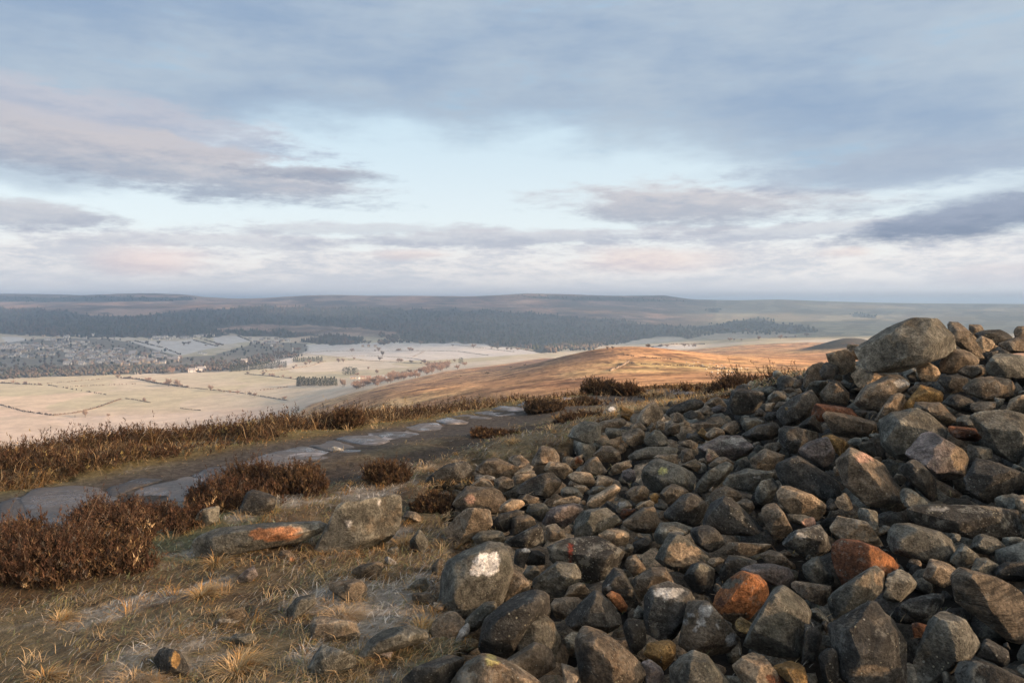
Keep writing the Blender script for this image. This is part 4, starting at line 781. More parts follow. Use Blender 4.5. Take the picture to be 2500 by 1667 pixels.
b m;747,1552 763,1512 785,1506 824,1515 866,1522 880,1550 841,1573 794,1580 754,1573;spot=795,1516,34,11,t;lich=.8;label=tan-topped lichened rock under the big straw tussock
g m;742,1653 766,1601 785,1578 817,1587 864,1606 871,1622 841,1639 794,1646 759,1660;lich=1
g r;866,1606 899,1564 934,1540 993,1529 1042,1545 1046,1559 993,1571 958,1578 911,1599 887,1610
p r;901,1603 918,1585 944,1575 967,1592 962,1606 925,1610
g m;696,1508 700,1487 721,1461 770,1451 782,1463 728,1477 724,1512 700,1522
b a;517,1542 523,1519 574,1489 600,1481 606,1500 591,1515 544,1538;spot=560,1515,30,5,w
g r;560,1560 574,1545 617,1549 630,1566 595,1580
g m;470,1285 485,1270 532,1236 536,1275 498,1293;label=grey triangular stone leaning up between heather and tussock
d a;370,1613 391,1583 413,1581 434,1595 442,1625 472,1642 464,1663 408,1665;ridge=412,1583 418,1620;spot=428,1608,12,20,y;label=split black stone with an amber inner face, alone in the near grass
w m;806,1092 818,1090 836,1095 842,1103 822,1104 808,1099;label=flat pinkish white stone lying loose on a flagstone
"""
rocks = []                                          # everything needed to label the stones later
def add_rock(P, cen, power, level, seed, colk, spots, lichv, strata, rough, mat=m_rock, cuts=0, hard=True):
    V, F = rock_shape(P, power, level, seed, rough, cuts); W = V + cen
    base = np.array(PAL[colk]) * (1 + .18 * (_h(np.int64(seed), np.int64(3), np.int64(1), 9) - .5) * 2)
    C = np.tile(base, (len(V), 1)); px, py = to_px(W[:, 0], np.maximum(W[:, 1], .5), W[:, 2])
    vis = W[:, 1] < cen[1] + .25 * np.ptp(W[:, 1])
    L = np.full(len(V), lichv)
    for s in spots:
        m = spots_mask(px, py, s, .62, seed) * vis; C = C * (1 - m[:, None]) + np.array(PAL[s[4]]) * m[:, None]
        if s[4] in 'WOk': L = L * (1 - m)
    me = new_mesh('stone', V, F, C, True, {'lichen': L, 'strata': np.full(len(V), strata)})
    if hard: me.set_sharp_from_angle(angle=R(21))
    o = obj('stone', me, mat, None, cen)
    return o
polys = []
def build_rocks():
    for i, line in enumerate(l for l in ROCKS.strip().split('\n') if l.strip() and not l.startswith('#')):
        f = line.split(';'); colk, shp = f[0].split()
        P = np.array([tuple(map(float, q.split(','))) for q in f[1].split()]); ridge, spots, kw = None, [], {}
        for e in f[2:]:
            k, v = e.split('=', 1)
            if k == 'ridge': ridge = np.array([tuple(map(float, q.split(','))) for q in v.split()])
            elif k == 'spot': q = v.split(','); spots.append(tuple(map(float, q[:4])) + (q[4],))
            else: kw[k] = v
        polys.append([tuple(q) for q in P])
        while shp != 'r' and 'keep' not in kw and len(P) > (10 if 'name' in kw else 6 if shp == 'a' else 7):          # straighten the outline to its main corners
            A_ = np.roll(P, 1, 0); B_ = np.roll(P, -1, 0); ar = np.abs((P[:, 0] - A_[:, 0]) * (B_[:, 1] - A_[:, 1]) - (B_[:, 0] - A_[:, 0]) * (P[:, 1] - A_[:, 1])); P = np.delete(P, np.argmin(ar), 0)
        lo, hi = P.min(0), P.max(0); cpx = (lo + hi) / 2; wpx, hpx = hi - lo
        if 'd' in kw: d = float(kw['d'])
        else:
            d = hit(cpx[0], hi[1] - .22 * hpx)
            if d is None: d = 7.0
            d = min(d, 16.0)
        k = d / FPX
        X = (P[:, 0] - 1250) * k; Z = CAM_H - (P[:, 1] - HORZ) * k
        cx, cz = (cpx[0] - 1250) * k, CAM_H - (cpx[1] - HORZ) * k
        w, h = wpx * k, hpx * k; t = .5 * min(1.05 * w, 1.55 * h, .75 * (w + h) / 2 * 1.3)
        r = np.random.default_rng(100 + i)
        off = np.stack([X - cx, np.zeros(len(X)), Z - cz], 1)
        off[:, 1] = r.uniform(-.18, .18, len(X)) * t + .35 * t * np.sign(off[:, 2]) * np.minimum(1, np.abs(off[:, 2]) / (h / 2)) * .8
        pts = [off]
        view = np.array([cx, d, cz - CAM_H]); view /= np.linalg.norm(view)
        if ridge is not None:
            rx = (ridge[:, 0] - 1250) * k - cx; rz = CAM_H - (ridge[:, 1] - HORZ) * k - cz
            pts.append(np.stack([rx, 0 * rx, rz], 1) - view * t * np.linspace(.55, 1.0, len(rx))[:, None])
            q = off * np.array([.86, 1, .86]); pts.append(q - view * t * .22)
        else:
            if shp == 'r':
                cc = np.array([r.uniform(-.1, .1) * w, 0, h * .06]); pts.append(off[::2] * .55 + cc - view * t * .95); pts.append(off * .88 - view * t * .4)
            else:                                     # a broken edge across the face: two or three corner points, flat facets between
                a = r.uniform(-.9, .9) + (1.57 if r.random() < .45 else 0); L = r.uniform(.14, .34); cc = np.array([r.uniform(-.16, .10) * w, 0, r.uniform(-.02, .20) * h]); q = np.array([math.cos(a) * w, 0, math.sin(a) * h]) * L
                pts.append(np.stack([cc + q - view * t * r.uniform(.8, 1.05), cc - q - view * t * r.uniform(.6, 1.0)]))
                if shp == 'm' or r.random() < .4: pts.append((cc + np.array([-q[2] / h * w, 0, q[0] / w * h]) * r.uniform(.5, 1.1) - view * t * r.uniform(.6, .95))[None])
                pts.append(off * .92 - view * t * .18)
        pts.append(off * .62 + view * t * 1.0)
        pts = np.concatenate(pts) * 1.045
        power = dict(a=r.uniform(400, 600), m=r.uniform(260, 400), r=r.uniform(60, 90))[shp]
        big = max(wpx, hpx); level = 5 if any(q[4] == 'W' and q[2] > 15 for q in spots) else 4 if (big > 115 or (spots and big > 50)) else (3 if big > 30 else 2)
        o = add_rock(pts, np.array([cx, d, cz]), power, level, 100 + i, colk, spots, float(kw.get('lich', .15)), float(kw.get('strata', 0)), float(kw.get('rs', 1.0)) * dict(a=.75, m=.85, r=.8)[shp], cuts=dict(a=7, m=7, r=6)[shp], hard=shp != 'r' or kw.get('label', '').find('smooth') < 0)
        rocks.append(dict(o=o, c=cpx, w=wpx, h=hpx, col=colk, shp=shp, label=kw.get('label'), name=kw.get('name'), fill=False))
build_rocks()
def random_rock_pts(r, a, b_, c_):
    n = r.integers(9, 14); D = r.normal(size=(n, 3)); D /= np.linalg.norm(D, axis=1)[:, None]
    return D * np.array([a, b_, c_]) * r.uniform(.85, 1.1, (n, 1))
def fill_rocks(n_ind, seed):
    r = np.random.default_rng(seed); cov = np.zeros((420, 640), bool)      # coarse map of what the traced stones cover
    gx, gy = np.meshgrid(np.arange(640) * 4, np.arange(420) * 4)
    for P in polys: cov |= inpoly(gx, gy, P)
    scr = inpoly(gx, gy, SCREE); made = 0; tries = 0
    while made < n_ind and tries < 60000:
        tries += 1
        j, i = r.integers(0, 420), r.integers(0, 640)
        if not scr[j, i] or cov[j, i]: continue
        free = 0
        for s in range(1, 12):
            sl = cov[max(0, j - s):j + s + 1, max(0, i - s):i + s + 1]
            if sl.mean() > .22: break
            free = s
        if free < 1: continue
        px, py = i * 4.0, j * 4.0; rad = min(free * 4 * 1.5 + 5, 44); d = hit(px, py + rad * .5)
        if d is None or d > 14: continue
        R_ = rad * d / FPX; P = random_rock_pts(r, R_ * r.uniform(.95, 1.35), R_ * 1.1, R_ * r.uniform(.7, .95))
        cen = np.array([(px - 1250) / FPX * d, d, CAM_H - (py - HORZ) / FPX * d]); dark = sstep(px, 1700, 2100) * .6 + sstep(py, 1300, 1500) * .3
        colk = r.choice(list('ddgg')) if r.random() < dark else r.choice(list('gbbbtbdy'))
        shp = r.choice(list('amr')); power = dict(a=110, m=60, r=22)[shp]
        o = add_rock(P, cen, power, 2, 700 + made, colk, [], .2, 0, 1.0, cuts=3)
        rocks.append(dict(o=o, c=np.array([px, py]), w=2 * rad, h=1.7 * rad, col=colk, shp=shp, label=None, name=None, fill=True))
        yy, xx = np.mgrid[0:420, 0:640]; cov |= ((xx - i) ** 2 + ((yy - j) * 1.15) ** 2) < (rad / 4 * .9) ** 2
        made += 1
fill_rocks(70, 5)
# loose rubble between and under the counted stones, also where the heap goes on past the picture
def build_rubble():
    r = np.random.default_rng(9); n = 3000
    k = r.random(n) < .75; x = np.where(k, r.uniform(-.8, 5.5, n), r.uniform(2.5, 10, n)); y = np.where(k, r.uniform(3.0, 12.5, n), r.uniform(1.5, 13, n))
    z = base_surface(x, y); d0 = mound(x, y); px, py = to_px(x, y, z); zb = bed_surface(x, y); ok = inpoly(px, py, SCREE) | ((px > 2480) & (d0 > .25)) | (d0 > .5)
    x, y, z, px, py, zb = [q[ok] for q in (x, y, z, px, py, zb)]; n = len(x); big = r.random(n) < .34; out = (px > 2560) | (py > 1720)
    s = np.where(out, r.uniform(.14, .34, n), np.where(big, r.uniform(.12, .22, n), r.uniform(.04, .10, n)))
    sink = np.where(out, .35 * s, z - (zb + np.where(big, .15 * s, .3 * s)))
    protos = [rock_shape(random_rock_pts(r, 1.1, 1.1, .8), r.uniform(40, 90), 1, 2000 + i, .9, 2) for i in range(28)]; pk = r.integers(0, 28, n); Vs, Fs, Cs = [], [], []; nv = 0
    for i in range(n):
        V, F = protos[pk[i]]; a, b_ = r.uniform(0, 6.28), r.uniform(-.5, .5); ca, sa, cb, sb = math.cos(a), math.sin(a), math.cos(b_), math.sin(b_)
        M = np.array([[ca, -sa, 0], [sa, ca, 0], [0, 0, 1]]) @ np.array([[cb, 0, sb], [0, 1, 0], [-sb, 0, cb]]) * r.uniform(.85, 1.15, 3)
        Vs.append(V @ M.T * s[i] + (x[i], y[i], z[i] - sink[i])); Fs.append(F + nv); nv += len(V)
        colk = r.choice(list('ddggbb') if px[i] > 1750 else list('dgbbbtt')); Cs.append(np.tile(np.array(PAL[colk]) * r.uniform(.7, 1.2), (len(V), 1)))
    V = np.concatenate(Vs); me = new_mesh('rubble', V, np.concatenate(Fs), np.concatenate(Cs), True, {'lichen': np.full(len(V), .25), 'strata': np.zeros(len(V))})
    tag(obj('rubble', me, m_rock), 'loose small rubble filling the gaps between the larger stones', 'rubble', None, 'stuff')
build_rubble()
def label_rocks():
    marks = [q for q in rocks if q['name']]; seen = {}
    ordn = ['nearest', 'second', 'third', 'fourth', 'fifth', 'sixth', 'seventh', 'eighth', 'ninth', 'tenth', 'eleventh', 'twelfth', 'thirteenth', 'fourteenth', 'fifteenth']
    pend = {}
    for q in rocks:
        if q['label']: continue
        best = min(marks, key=lambda m: np.hypot(*(m['c'] - q['c'])) if m is not q else 1e9)
        v = q['c'] - best['c']
        rel = ('above' if v[1] < 0 else 'below') if abs(v[1]) > .8 * abs(v[0]) else ('on the path side of' if v[0] < 0 else 'on the cairn side of')
        pend.setdefault((best['name'], rel), []).append((float(np.hypot(*v)), q))
    for (nm, rel), L in pend.items():
        L.sort(key=lambda e: e[0])
        for i, (dist, q) in enumerate(L):
            big = max(q['w'], q['h']); sz = 'small' if big < 45 else ('medium' if big < 90 else 'large')
            one = len(L) == 1
            q['label'] = f"{sz} {CW[q['col']]} {SHW[q['shp']]} stone {'' if one else ordn[min(i, 14)] + ' '}{rel} {nm}".replace('nearest on', 'nearest on').replace('nearest above', 'closest above')
    for q in rocks: tag(q['o'], q['label'], 'stone', 'stones of the cairn and scree')
label_rocks()
# ------------------------------------------------------------------ grass, tussocks and heather
def blades(B, az, lean, L, W, C, curl=.6, r=rng):
    """curved grass blades: base points B (n,3), azimuth, lean from vertical, length, width, colour"""
    n = len(B); h = np.stack([np.cos(az), np.sin(az), 0 * az], 1); side = np.stack([-np.sin(az + r.normal(0, .6, n)), np.cos(az), 0 * az], 1)
    side /= np.linalg.norm(side, axis=1)[:, None]
    def at(t):
        th = lean + curl * t
        return B + (h * np.sin(th)[:, None] + np.array([0, 0, 1.0]) * np.cos(th)[:, None]) * (L * t)[:, None]
    p0, p1, p2 = B, at(.55), at(1.0); w = side * (W / 2)[:, None]
    V = np.stack([p0 - w, p0 + w, p1 - w * .8, p1 + w * .8, p2], 1).reshape(-1, 3)
    i = np.arange(n)[:, None] * 5
    F = (i + np.array([[0, 1, 3, 0, 3, 2, 2, 3, 4]])).reshape(-1, 3)
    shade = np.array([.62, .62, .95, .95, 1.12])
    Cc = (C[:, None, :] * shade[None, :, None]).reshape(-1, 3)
    return V, F, Cc
def sprigs(B, up, L, C, leaf=.016, nleaf=14, r=rng, stemw=.004):
    """heather shoots: a woody stem with tiny leaves round its upper part"""
    n = len(B); up = up / np.linalg.norm(up, axis=1)[:, None]
    bend = r.normal(0, .18, (n, 3)); mid = B + up * (L * .5)[:, None]; tip = B + (up + bend) * L[:, None]
    s = np.cross(up, r.normal(size=(n, 3))); s /= np.linalg.norm(s, axis=1)[:, None]; w = s * stemw / 2
    SV = np.stack([B - w, B + w, mid - w, mid + w, tip], 1).reshape(-1, 3); i = np.arange(n)[:, None] * 5
    SF = (i + np.array([[0, 1, 3, 0, 3, 2, 2, 3, 4]])).reshape(-1, 3)
    SC = np.tile(np.array([.10, .075, .055]), (n * 5, 1)) * np.repeat(np.where(r.random(n) < .12, 1.9, r.uniform(.5, 1.5, n)), 5)[:, None]
    t = r.uniform(.30, 1.04, (n, nleaf)) ** .8
    ctr = B[:, None, :] + (mid - B)[:, None, :] * np.clip(t * 2, 0, 1)[..., None] + (tip - mid)[:, None, :] * np.clip(t * 2 - 1, 0, 1.1)[..., None]
    ctr = ctr + r.normal(0, leaf * .75, (n, nleaf, 3)) * (1.25 - .6 * t)[..., None]
    ctr = ctr.reshape(-1, 3); m = len(ctr); a = r.normal(size=(m, 3)); a[:, 2] = np.abs(a[:, 2]) + .9; a /= np.linalg.norm(a, axis=1)[:, None]
    q = np.cross(a, r.normal(size=(m, 3))); q /= np.linalg.norm(q, axis=1)[:, None]; sz = leaf * r.uniform(.7, 1.5, m)[:, None]
    LV = np.stack([ctr - q * sz * .27, ctr + q * sz * .27, ctr + a * sz * 2.1], 1).reshape(-1, 3); LF = np.arange(m * 3).reshape(-1, 3)
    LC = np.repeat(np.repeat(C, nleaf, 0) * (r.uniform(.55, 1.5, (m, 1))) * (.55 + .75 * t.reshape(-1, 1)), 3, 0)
    return (SV, SF, SC), (LV, LF, LC)
def join(parts):
    nv = 0; Vs, Fs, Cs = [], [], []
    for V, F, C in parts: Vs.append(V); Fs.append(F + nv); Cs.append(C); nv += len(V)
    return np.concatenate(Vs), np.concatenate(Fs), np.concatenate(Cs)
def pick(r, n, table):
    cols = np.array([c for c, _ in table]); w = np.array([q for _, q in table]); k = r.choice(len(cols), n, p=w / w.sum())
    return cols[k] * r.uniform(.75, 1.25, (n, 1))
STRAW, TAN, GREEN, OLIVE, FROSTC, BROWN, GOLD = (.55, .39, .21), (.43, .31, .175), (.18, .20, .095), (.30, .24, .105), (.62, .595, .55), (.24, .145, .075), (.54, .30, .10)
def rock_cover(px, py):
    m = np.zeros(np.shape(px), bool)
    for P in polys: m |= inpoly(px, py, P)
    return m
def build_grass():
    r = np.random.default_rng(3); parts = []
    def cloud(n, rmin, rmax):
        u = r.uniform(-.72, .56, n); d = np.exp(r.uniform(math.log(rmin), math.log(rmax), n)); return u * d, d
    # matted sward: long dead blades combed along the slope, with frost on the open patches
    x, y = cloud(340000, 2.7, 17.0)
    z = base_surface(x, y); px, py = to_px(x, y, z); t = path_t(x, y); mo = mound(x, y)
    scr = inpoly(px + 25 * fbm(x * 2, y * 2, seed=71), py, SCREE)
    a1 = fbm(x * .9, y * .9, oct=4, seed=73); a2 = fbm(x * 2.6, y * 2.6, oct=3, seed=75); a3 = fbm((x + y) * .9, (y - x) * 2.6, oct=4, seed=77)
    earth = np.exp(-((t + 1.12) / .4) ** 4) * sstep(y, 6.4, 7.4) * (1 - sstep(y, 10, 12))
    pathm = np.exp(-(t / .72) ** 8)
    keep = r.random(len(x)) < np.clip(1 - .97 * pathm - .85 * earth - .6 * sstep(t, 1.6, 2.2), 0, 1) * (.35 + .65 * sstep(a2, -.5, .1))
    keep &= ~(scr & (r.random(len(x)) < .985)); keep &= ~((a3 < -.34) & (r.random(len(x)) < .5))
    x, y, z, t, a1, a2, a3, px, py = [q[keep] for q in (x, y, z, t, a1, a2, a3, px, py)]
    n = len(x); C = pick(r, n, [(TAN, 2.6), (BROWN, 2.8), (STRAW, 1.6), (OLIVE, 2.2), (GREEN, 2.6), ((.36, .33, .28), 3)])
    def tint(mask, table):
        nonlocal C
        k = np.nonzero(r.random(n) < mask)[0]; C[k] = pick(r, len(k), table)
    near_left = sstep(y, 9, 6) * sstep(x, .2, -.8)
    
    tint(near_left * sstep(-a1, -.08, .2) * .85, [((.17, .21, .13), 3), ((.27, .31, .22), 2), (OLIVE, 1)])
    tint(sstep(a2, .12, .4) * .75, [(BROWN, 2), ((.12, .08, .055), 2)])
    tint(near_left * sstep(a3, .08, .26) * .7, [(FROSTC, 2), ((.46, .43, .37), 3), (TAN, 1)])
    tint(np.exp(-((t - 1.1) / .5) ** 2) * .75, [(OLIVE, 2), (GOLD, 2), ((.26, .23, .09), 2)])
    tint(sstep(y, 9.5, 12) * sstep(t, -1, -2.2) * .65, [(GOLD, 3), (STRAW, 2), (OLIVE, 1)])
    sc = np.clip(y / 6.0, .75, 2.2)
    az = .95 + r.normal(0, .75, n) + .9 * fbm(x * .7, y * .7, seed=81); az = np.where(r.random(n) < .25, r.uniform(0, 6.28, n), az)
    short = np.where((np.abs(t) < 1.25), .55, 1.0)
    Ln = r.uniform(.03, .095, n) * sc ** .5 * short * (1 + .5 * sstep(a1, .1, .5)); lean = r.uniform(.7, 1.45, n)
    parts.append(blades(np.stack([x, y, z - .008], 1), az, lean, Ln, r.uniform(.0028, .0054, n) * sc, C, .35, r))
    # standing stems and small tufts scattered over it
    tx, ty = cloud(1300, 2.8, 16); tz = base_surface(tx, ty); tpx, tpy = to_px(tx, ty, tz); tt = path_t(tx, ty)
    ok = (~inpoly(tpx, tpy, SCREE)) & (np.abs(tt) > .75) & (r.random(len(tx)) < .3 + .7 * sstep(fbm(tx * 1.1, ty * 1.1, seed=85), -.1, .4)) & ~((tt < -.7) & (tt > -1.5) & (ty > 7) & (ty < 11)) & (mound(tx, ty) < .12)
    ok |= inpoly(tpx, tpy, [(1380, 1040), (1640, 985), (1780, 950), (1640, 945), (1400, 985), (1300, 1060)])
    tx, ty, tz = tx[ok], ty[ok], tz[ok]; k = 26
    bx = np.repeat(tx, k) + r.normal(0, .022, len(tx) * k); by = np.repeat(ty, k) + r.normal(0, .022, len(tx) * k); bz = np.repeat(tz, k)
    base = pick(r, len(tx), [(STRAW, 3), (GOLD, 2.4), (TAN, 2), (OLIVE, 1.6)]); C = np.repeat(base, k, 0) * r.uniform(.7, 1.25, (len(bx), 1))
    sc = np.clip(by / 6.0, .8, 2.0); hgt = np.repeat(r.uniform(.07, .19, len(tx)), k)
    parts.append(blades(np.stack([bx, by, bz - .01], 1), np.repeat(r.uniform(-.6, 2.4, len(tx)), k) + r.normal(0, 1.0, len(bx)), np.abs(r.normal(.6, .35, len(bx))), hgt * r.uniform(.6, 1.1, len(bx)) * sc ** .4, r.uniform(.002, .0036, len(bx)) * sc, C, .75, r))
    # grass growing between the outermost stones and round their feet
    bx, by = [], []
    for q in rocks:
        if q['fill'] or q['c'][0] > 1150: continue
        o = q['o']; w = q['w'] / 2 * o.location.y / FPX; m = int(90 * w / .15)
        a = r.uniform(math.pi, 2 * math.pi, m); rr = r.uniform(.85, 1.25, m)
        bx.append(o.location.x + np.cos(a) * w * rr); by.append(o.location.y + np.sin(a) * w * .75 * rr)
    bx, by = np.concatenate(bx), np.concatenate(by); bz = base_surface(bx, by); m = len(bx)
    C = pick(r, m, [(STRAW, 2), (TAN, 2), (OLIVE, 2), (GOLD, 1.4), (BROWN, 1)])
    parts.append(blades(np.stack([bx, by, bz - .01], 1), r.uniform(0, 6.28, m), np.abs(r.normal(.5, .3, m)), r.uniform(.05, .13, m), r.uniform(.002, .0035, m), C, .8, r))
    V, F, C = join(parts)
    tag(obj('grass', new_mesh('grass', V, F, C), M_VEG), 'matted straw and olive winter grass, frosted in patches, over the hilltop', 'grass', None, 'stuff')
build_grass()
def tussock(px, py, w, h, cols, label, n=900, lean_az=None, seed=0):
    n = int(n * .7); r = np.random.default_rng(seed); d = hit(px, py) or 12.0; k = d / FPX; c = np.array([(px - 1250) * k, d, float(base_surface((px - 1250) * k, d))])
    rad = w * k / 2; a = r.uniform(0, 6.28, n); q = np.sqrt(r.uniform(0, 1, n)); B = np.stack([np.cos(a) * q * rad * .38, np.sin(a) * q * rad * .38, np.full(n, -.015)], 1)
    az = a + r.normal(0, .5, n); lean = q * .75 + r.normal(0, .12, n)
    if lean_az is not None: az = np.where(r.random(n) < .6, lean_az + r.normal(0, .7, n), az); lean = lean * r.uniform(.6, 1.5, n) + .15
    L = h * k * r.uniform(.25, .9, n) * (1 + .35 * q); C = pick(r, n, cols)
    V, F, C = blades(B, az, np.abs(lean), L, r.uniform(.0022, .004, n) * max(1, d / 6), C, .7, r)
    tag(obj('grass_tussock', new_mesh('grass_tussock', V, F, C), M_VEG, None, c), label, 'tussock', 'grass tussocks on the hilltop')
PALE, DRY = [((.56, .42, .28), 4), (STRAW, 2), (TAN, 1)], [(STRAW, 3), (GOLD, 2), (TAN, 2), (OLIVE, 1)]
for i, a in enumerate([(262, 1082, 105, 52, PALE, 'pale wind-combed tussock rising from the heather by the far pasture', 1500, .2), (574, 1238, 40, 66, DRY, 'upright straw tussock beside the dark barrel-shaped block', 700),
        (528, 1378, 80, 58, DRY, 'wiry golden tussock against the broken end of the orange-faced slab', 900), (628, 1345, 60, 34, DRY, 'low straw tuft under the orange face of the long slab', 500), (835, 1508, 165, 62, PALE, 'big pale straw tussock spilling over a tan-topped rock', 2000, -.35),
        (492, 1455, 60, 62, DRY, 'golden tussock standing above a dark grassy hollow', 900), (522, 1500, 60, 36, DRY, 'small tuft beside a thin grey-edged stone', 600), (146, 1515, 75, 52, DRY, 'lone golden tuft in the open frosted grass', 800), (112, 1655, 80, 58, DRY, 'tuft at the bottom edge nearest the picture corner', 900),
        (585, 1640, 120, 92, DRY, 'largest golden-green tussock next to the split black stone', 1500), (330, 1668, 170, 60, PALE, 'spreading straw tussock at the bottom edge before the split black stone', 1700), (1030, 1535, 130, 60, DRY, 'sparse wiry tussock between grass and scree', 500), (1045, 1150, 80, 34, PALE, 'pale tussock behind the dark flat boulder', 900),
        (870, 1660, 150, 40, DRY, 'low straw tussock among lichened rocks at the bottom edge', 900), (985, 1330, 60, 60, DRY, 'olive tuft at the end of the great slab', 800), (1250, 1080, 70, 26, DRY, 'pale tuft beyond the scree near the low heather', 600), (1590, 968, 80, 34, DRY, 'golden tussock beside the skyline heather', 900)]):
    tussock(*a[:6], a[6], a[7] if len(a) > 7 else [.3, .9, -.4, 1.4][i % 4], seed=300 + i)
RUSSET = [((.066, .036, .024), 4), ((.088, .050, .031), 3), ((.044, .029, .022), 3), ((.14, .090, .055), 1.4), ((.10, .085, .07), .8)]
UMBER = [((.065, .038, .023), 4), ((.09, .055, .030), 3), ((.043, .030, .023), 3), ((.14, .095, .05), 1.2)]
DARKH = [((.045, .034, .026), 4), ((.065, .045, .030), 2), ((.10, .065, .036), 1)]
def heather_bush(px, py, w, h, cols, label, n, seed):
    n = int(n * 1.0); h = h * .86; r = np.random.default_rng(seed); d = hit(px, py, land) or 13.0; k = d / FPX; X = (px - 1250) * k; c = np.array([X, d, float(land(X, d))])
    rx, rz = w * k / 2, h * k; ry = min(rx * .8, .9)
    a = r.uniform(0, 6.28, n); q = np.sqrt(r.uniform(0, 1, n)); rag = 1 + .35 * fbm(np.cos(a) * 1.7 + seed, np.sin(a) * 1.7, oct=3, seed=seed + 1); bx, by = np.cos(a) * q * rx * .9 * rag, np.sin(a) * q * ry * .9 * rag
    lump = .70 + .62 * fbm(bx * 4.0 + seed, by * 4.0, oct=3, seed=seed)
    bz = land(c[0] + bx, c[1] + by) - c[2]
    top = rz * np.sqrt(np.clip(1 - (q * .88) ** 2.2, .05, 1)) * lump
    B = np.stack([bx, by, bz + top * r.uniform(0, .45, n)], 1); up = np.stack([np.cos(a) * q * .75, np.sin(a) * q * .75, np.ones(n)], 1) + r.normal(0, .18, (n, 3))
    L = np.maximum(bz + top - B[:, 2], .05) * np.where(r.random(n) < .06, r.uniform(1.2, 1.6, n), r.uniform(.6, 1.15, n)); C = pick(r, n, cols)
    root = obj('heather_bush', None, None, None, c); st, lf = sprigs(B, up, L, C, .0042 + .0007 * d, int(24 + 10 * min(1, rz / .4)), r, .003 + .0004 * d)
    m2 = n // 7; a2 = r.uniform(0, 6.28, m2); B2 = np.stack([np.cos(a2) * rx * .3 * r.random(m2), np.sin(a2) * ry * .3 * r.random(m2), np.full(m2, -.02)], 1)
    st2, _ = sprigs(B2, np.stack([np.cos(a2), np.sin(a2), r.uniform(.3, 1.2, m2)], 1), np.full(m2, rz * .7), np.tile([.1, .08, .06], (m2, 1)), .001, 1, r, .006)
    V, F, C = join([st, st2]); obj('stems', new_mesh('stems', V, F, C), M_VEG, root); V, F, C = lf; obj('foliage', new_mesh('foliage', V, F, C), M_VEG, root)
    tag(root, label, 'heather', 'heather bushes on the hilltop')
for i, a in enumerate([(70, 1395, 320, 165, RUSSET, 'largest dark heather bush at the picture edge beside the flagstones', 1500), (305, 1295, 280, 100, RUSSET, 'red-brown domed heather bush hiding the edge of the flagstones', 1300), (225, 1375, 190, 80, UMBER, 'brown heather bush with bare pale twigs before the red-brown one', 750),
        (545, 1225, 160, 78, RUSSET, 'low red-brown heather between flagstones and the dark barrel-shaped block', 650), (605, 1195, 90, 80, UMBER, 'spiky heather rising in front of the flagstones', 420), (660, 1195, 85, 82, RUSSET, 'upright reddish heather between two duller bushes', 420), (725, 1205, 130, 82, UMBER, 'dark heather bush beside the bare earth strip', 600),
        (945, 1180, 115, 62, UMBER, 'isolated round heather bush on the bare earth strip', 520), (1060, 1248, 110, 62, UMBER, 'brown heather tangled at the edge of the broad brown boulder', 420), (1210, 1070, 130, 36, UMBER, 'low wind-swept heather bank beyond the dark flat boulder', 420), (1330, 1008, 95, 40, DARKH, 'small dark heather bush at the far end of the flagstones', 420),
        (1838, 972, 200, 84, DARKH + UMBER, 'big dark skyline heather bush behind the square dark boulder', 1300), (1925, 962, 120, 72, UMBER, 'brown heather bush joining the big skyline bush to the cairn', 700), (790, 1042, 110, 84, DARKH, 'dark rounded heather clump at the verge across the flagstones', 700), (850, 1045, 70, 66, UMBER, 'brown heather clump next to the dark verge clump', 380),
        (925, 985, 70, 48, RUSSET, 'reddish heather dome on the skyline above the verge', 400), (1475, 962, 110, 50, DARKH, 'dark heather bush on the skyline before the sunlit slope', 600), (1540, 966, 70, 50, UMBER, 'brown heather beside the dark skyline bush', 400), (1425, 990, 80, 30, DARKH, 'flat dark heather mat before the skyline bushes', 300), (1420, 1035, 150, 40, UMBER, 'russet-brown heather patch behind the white-capped stone', 450), (1690, 955, 60, 18, UMBER, 'tiny heather cushion among far paving', 120)]):
    heather_bush(*a, seed=500 + i)
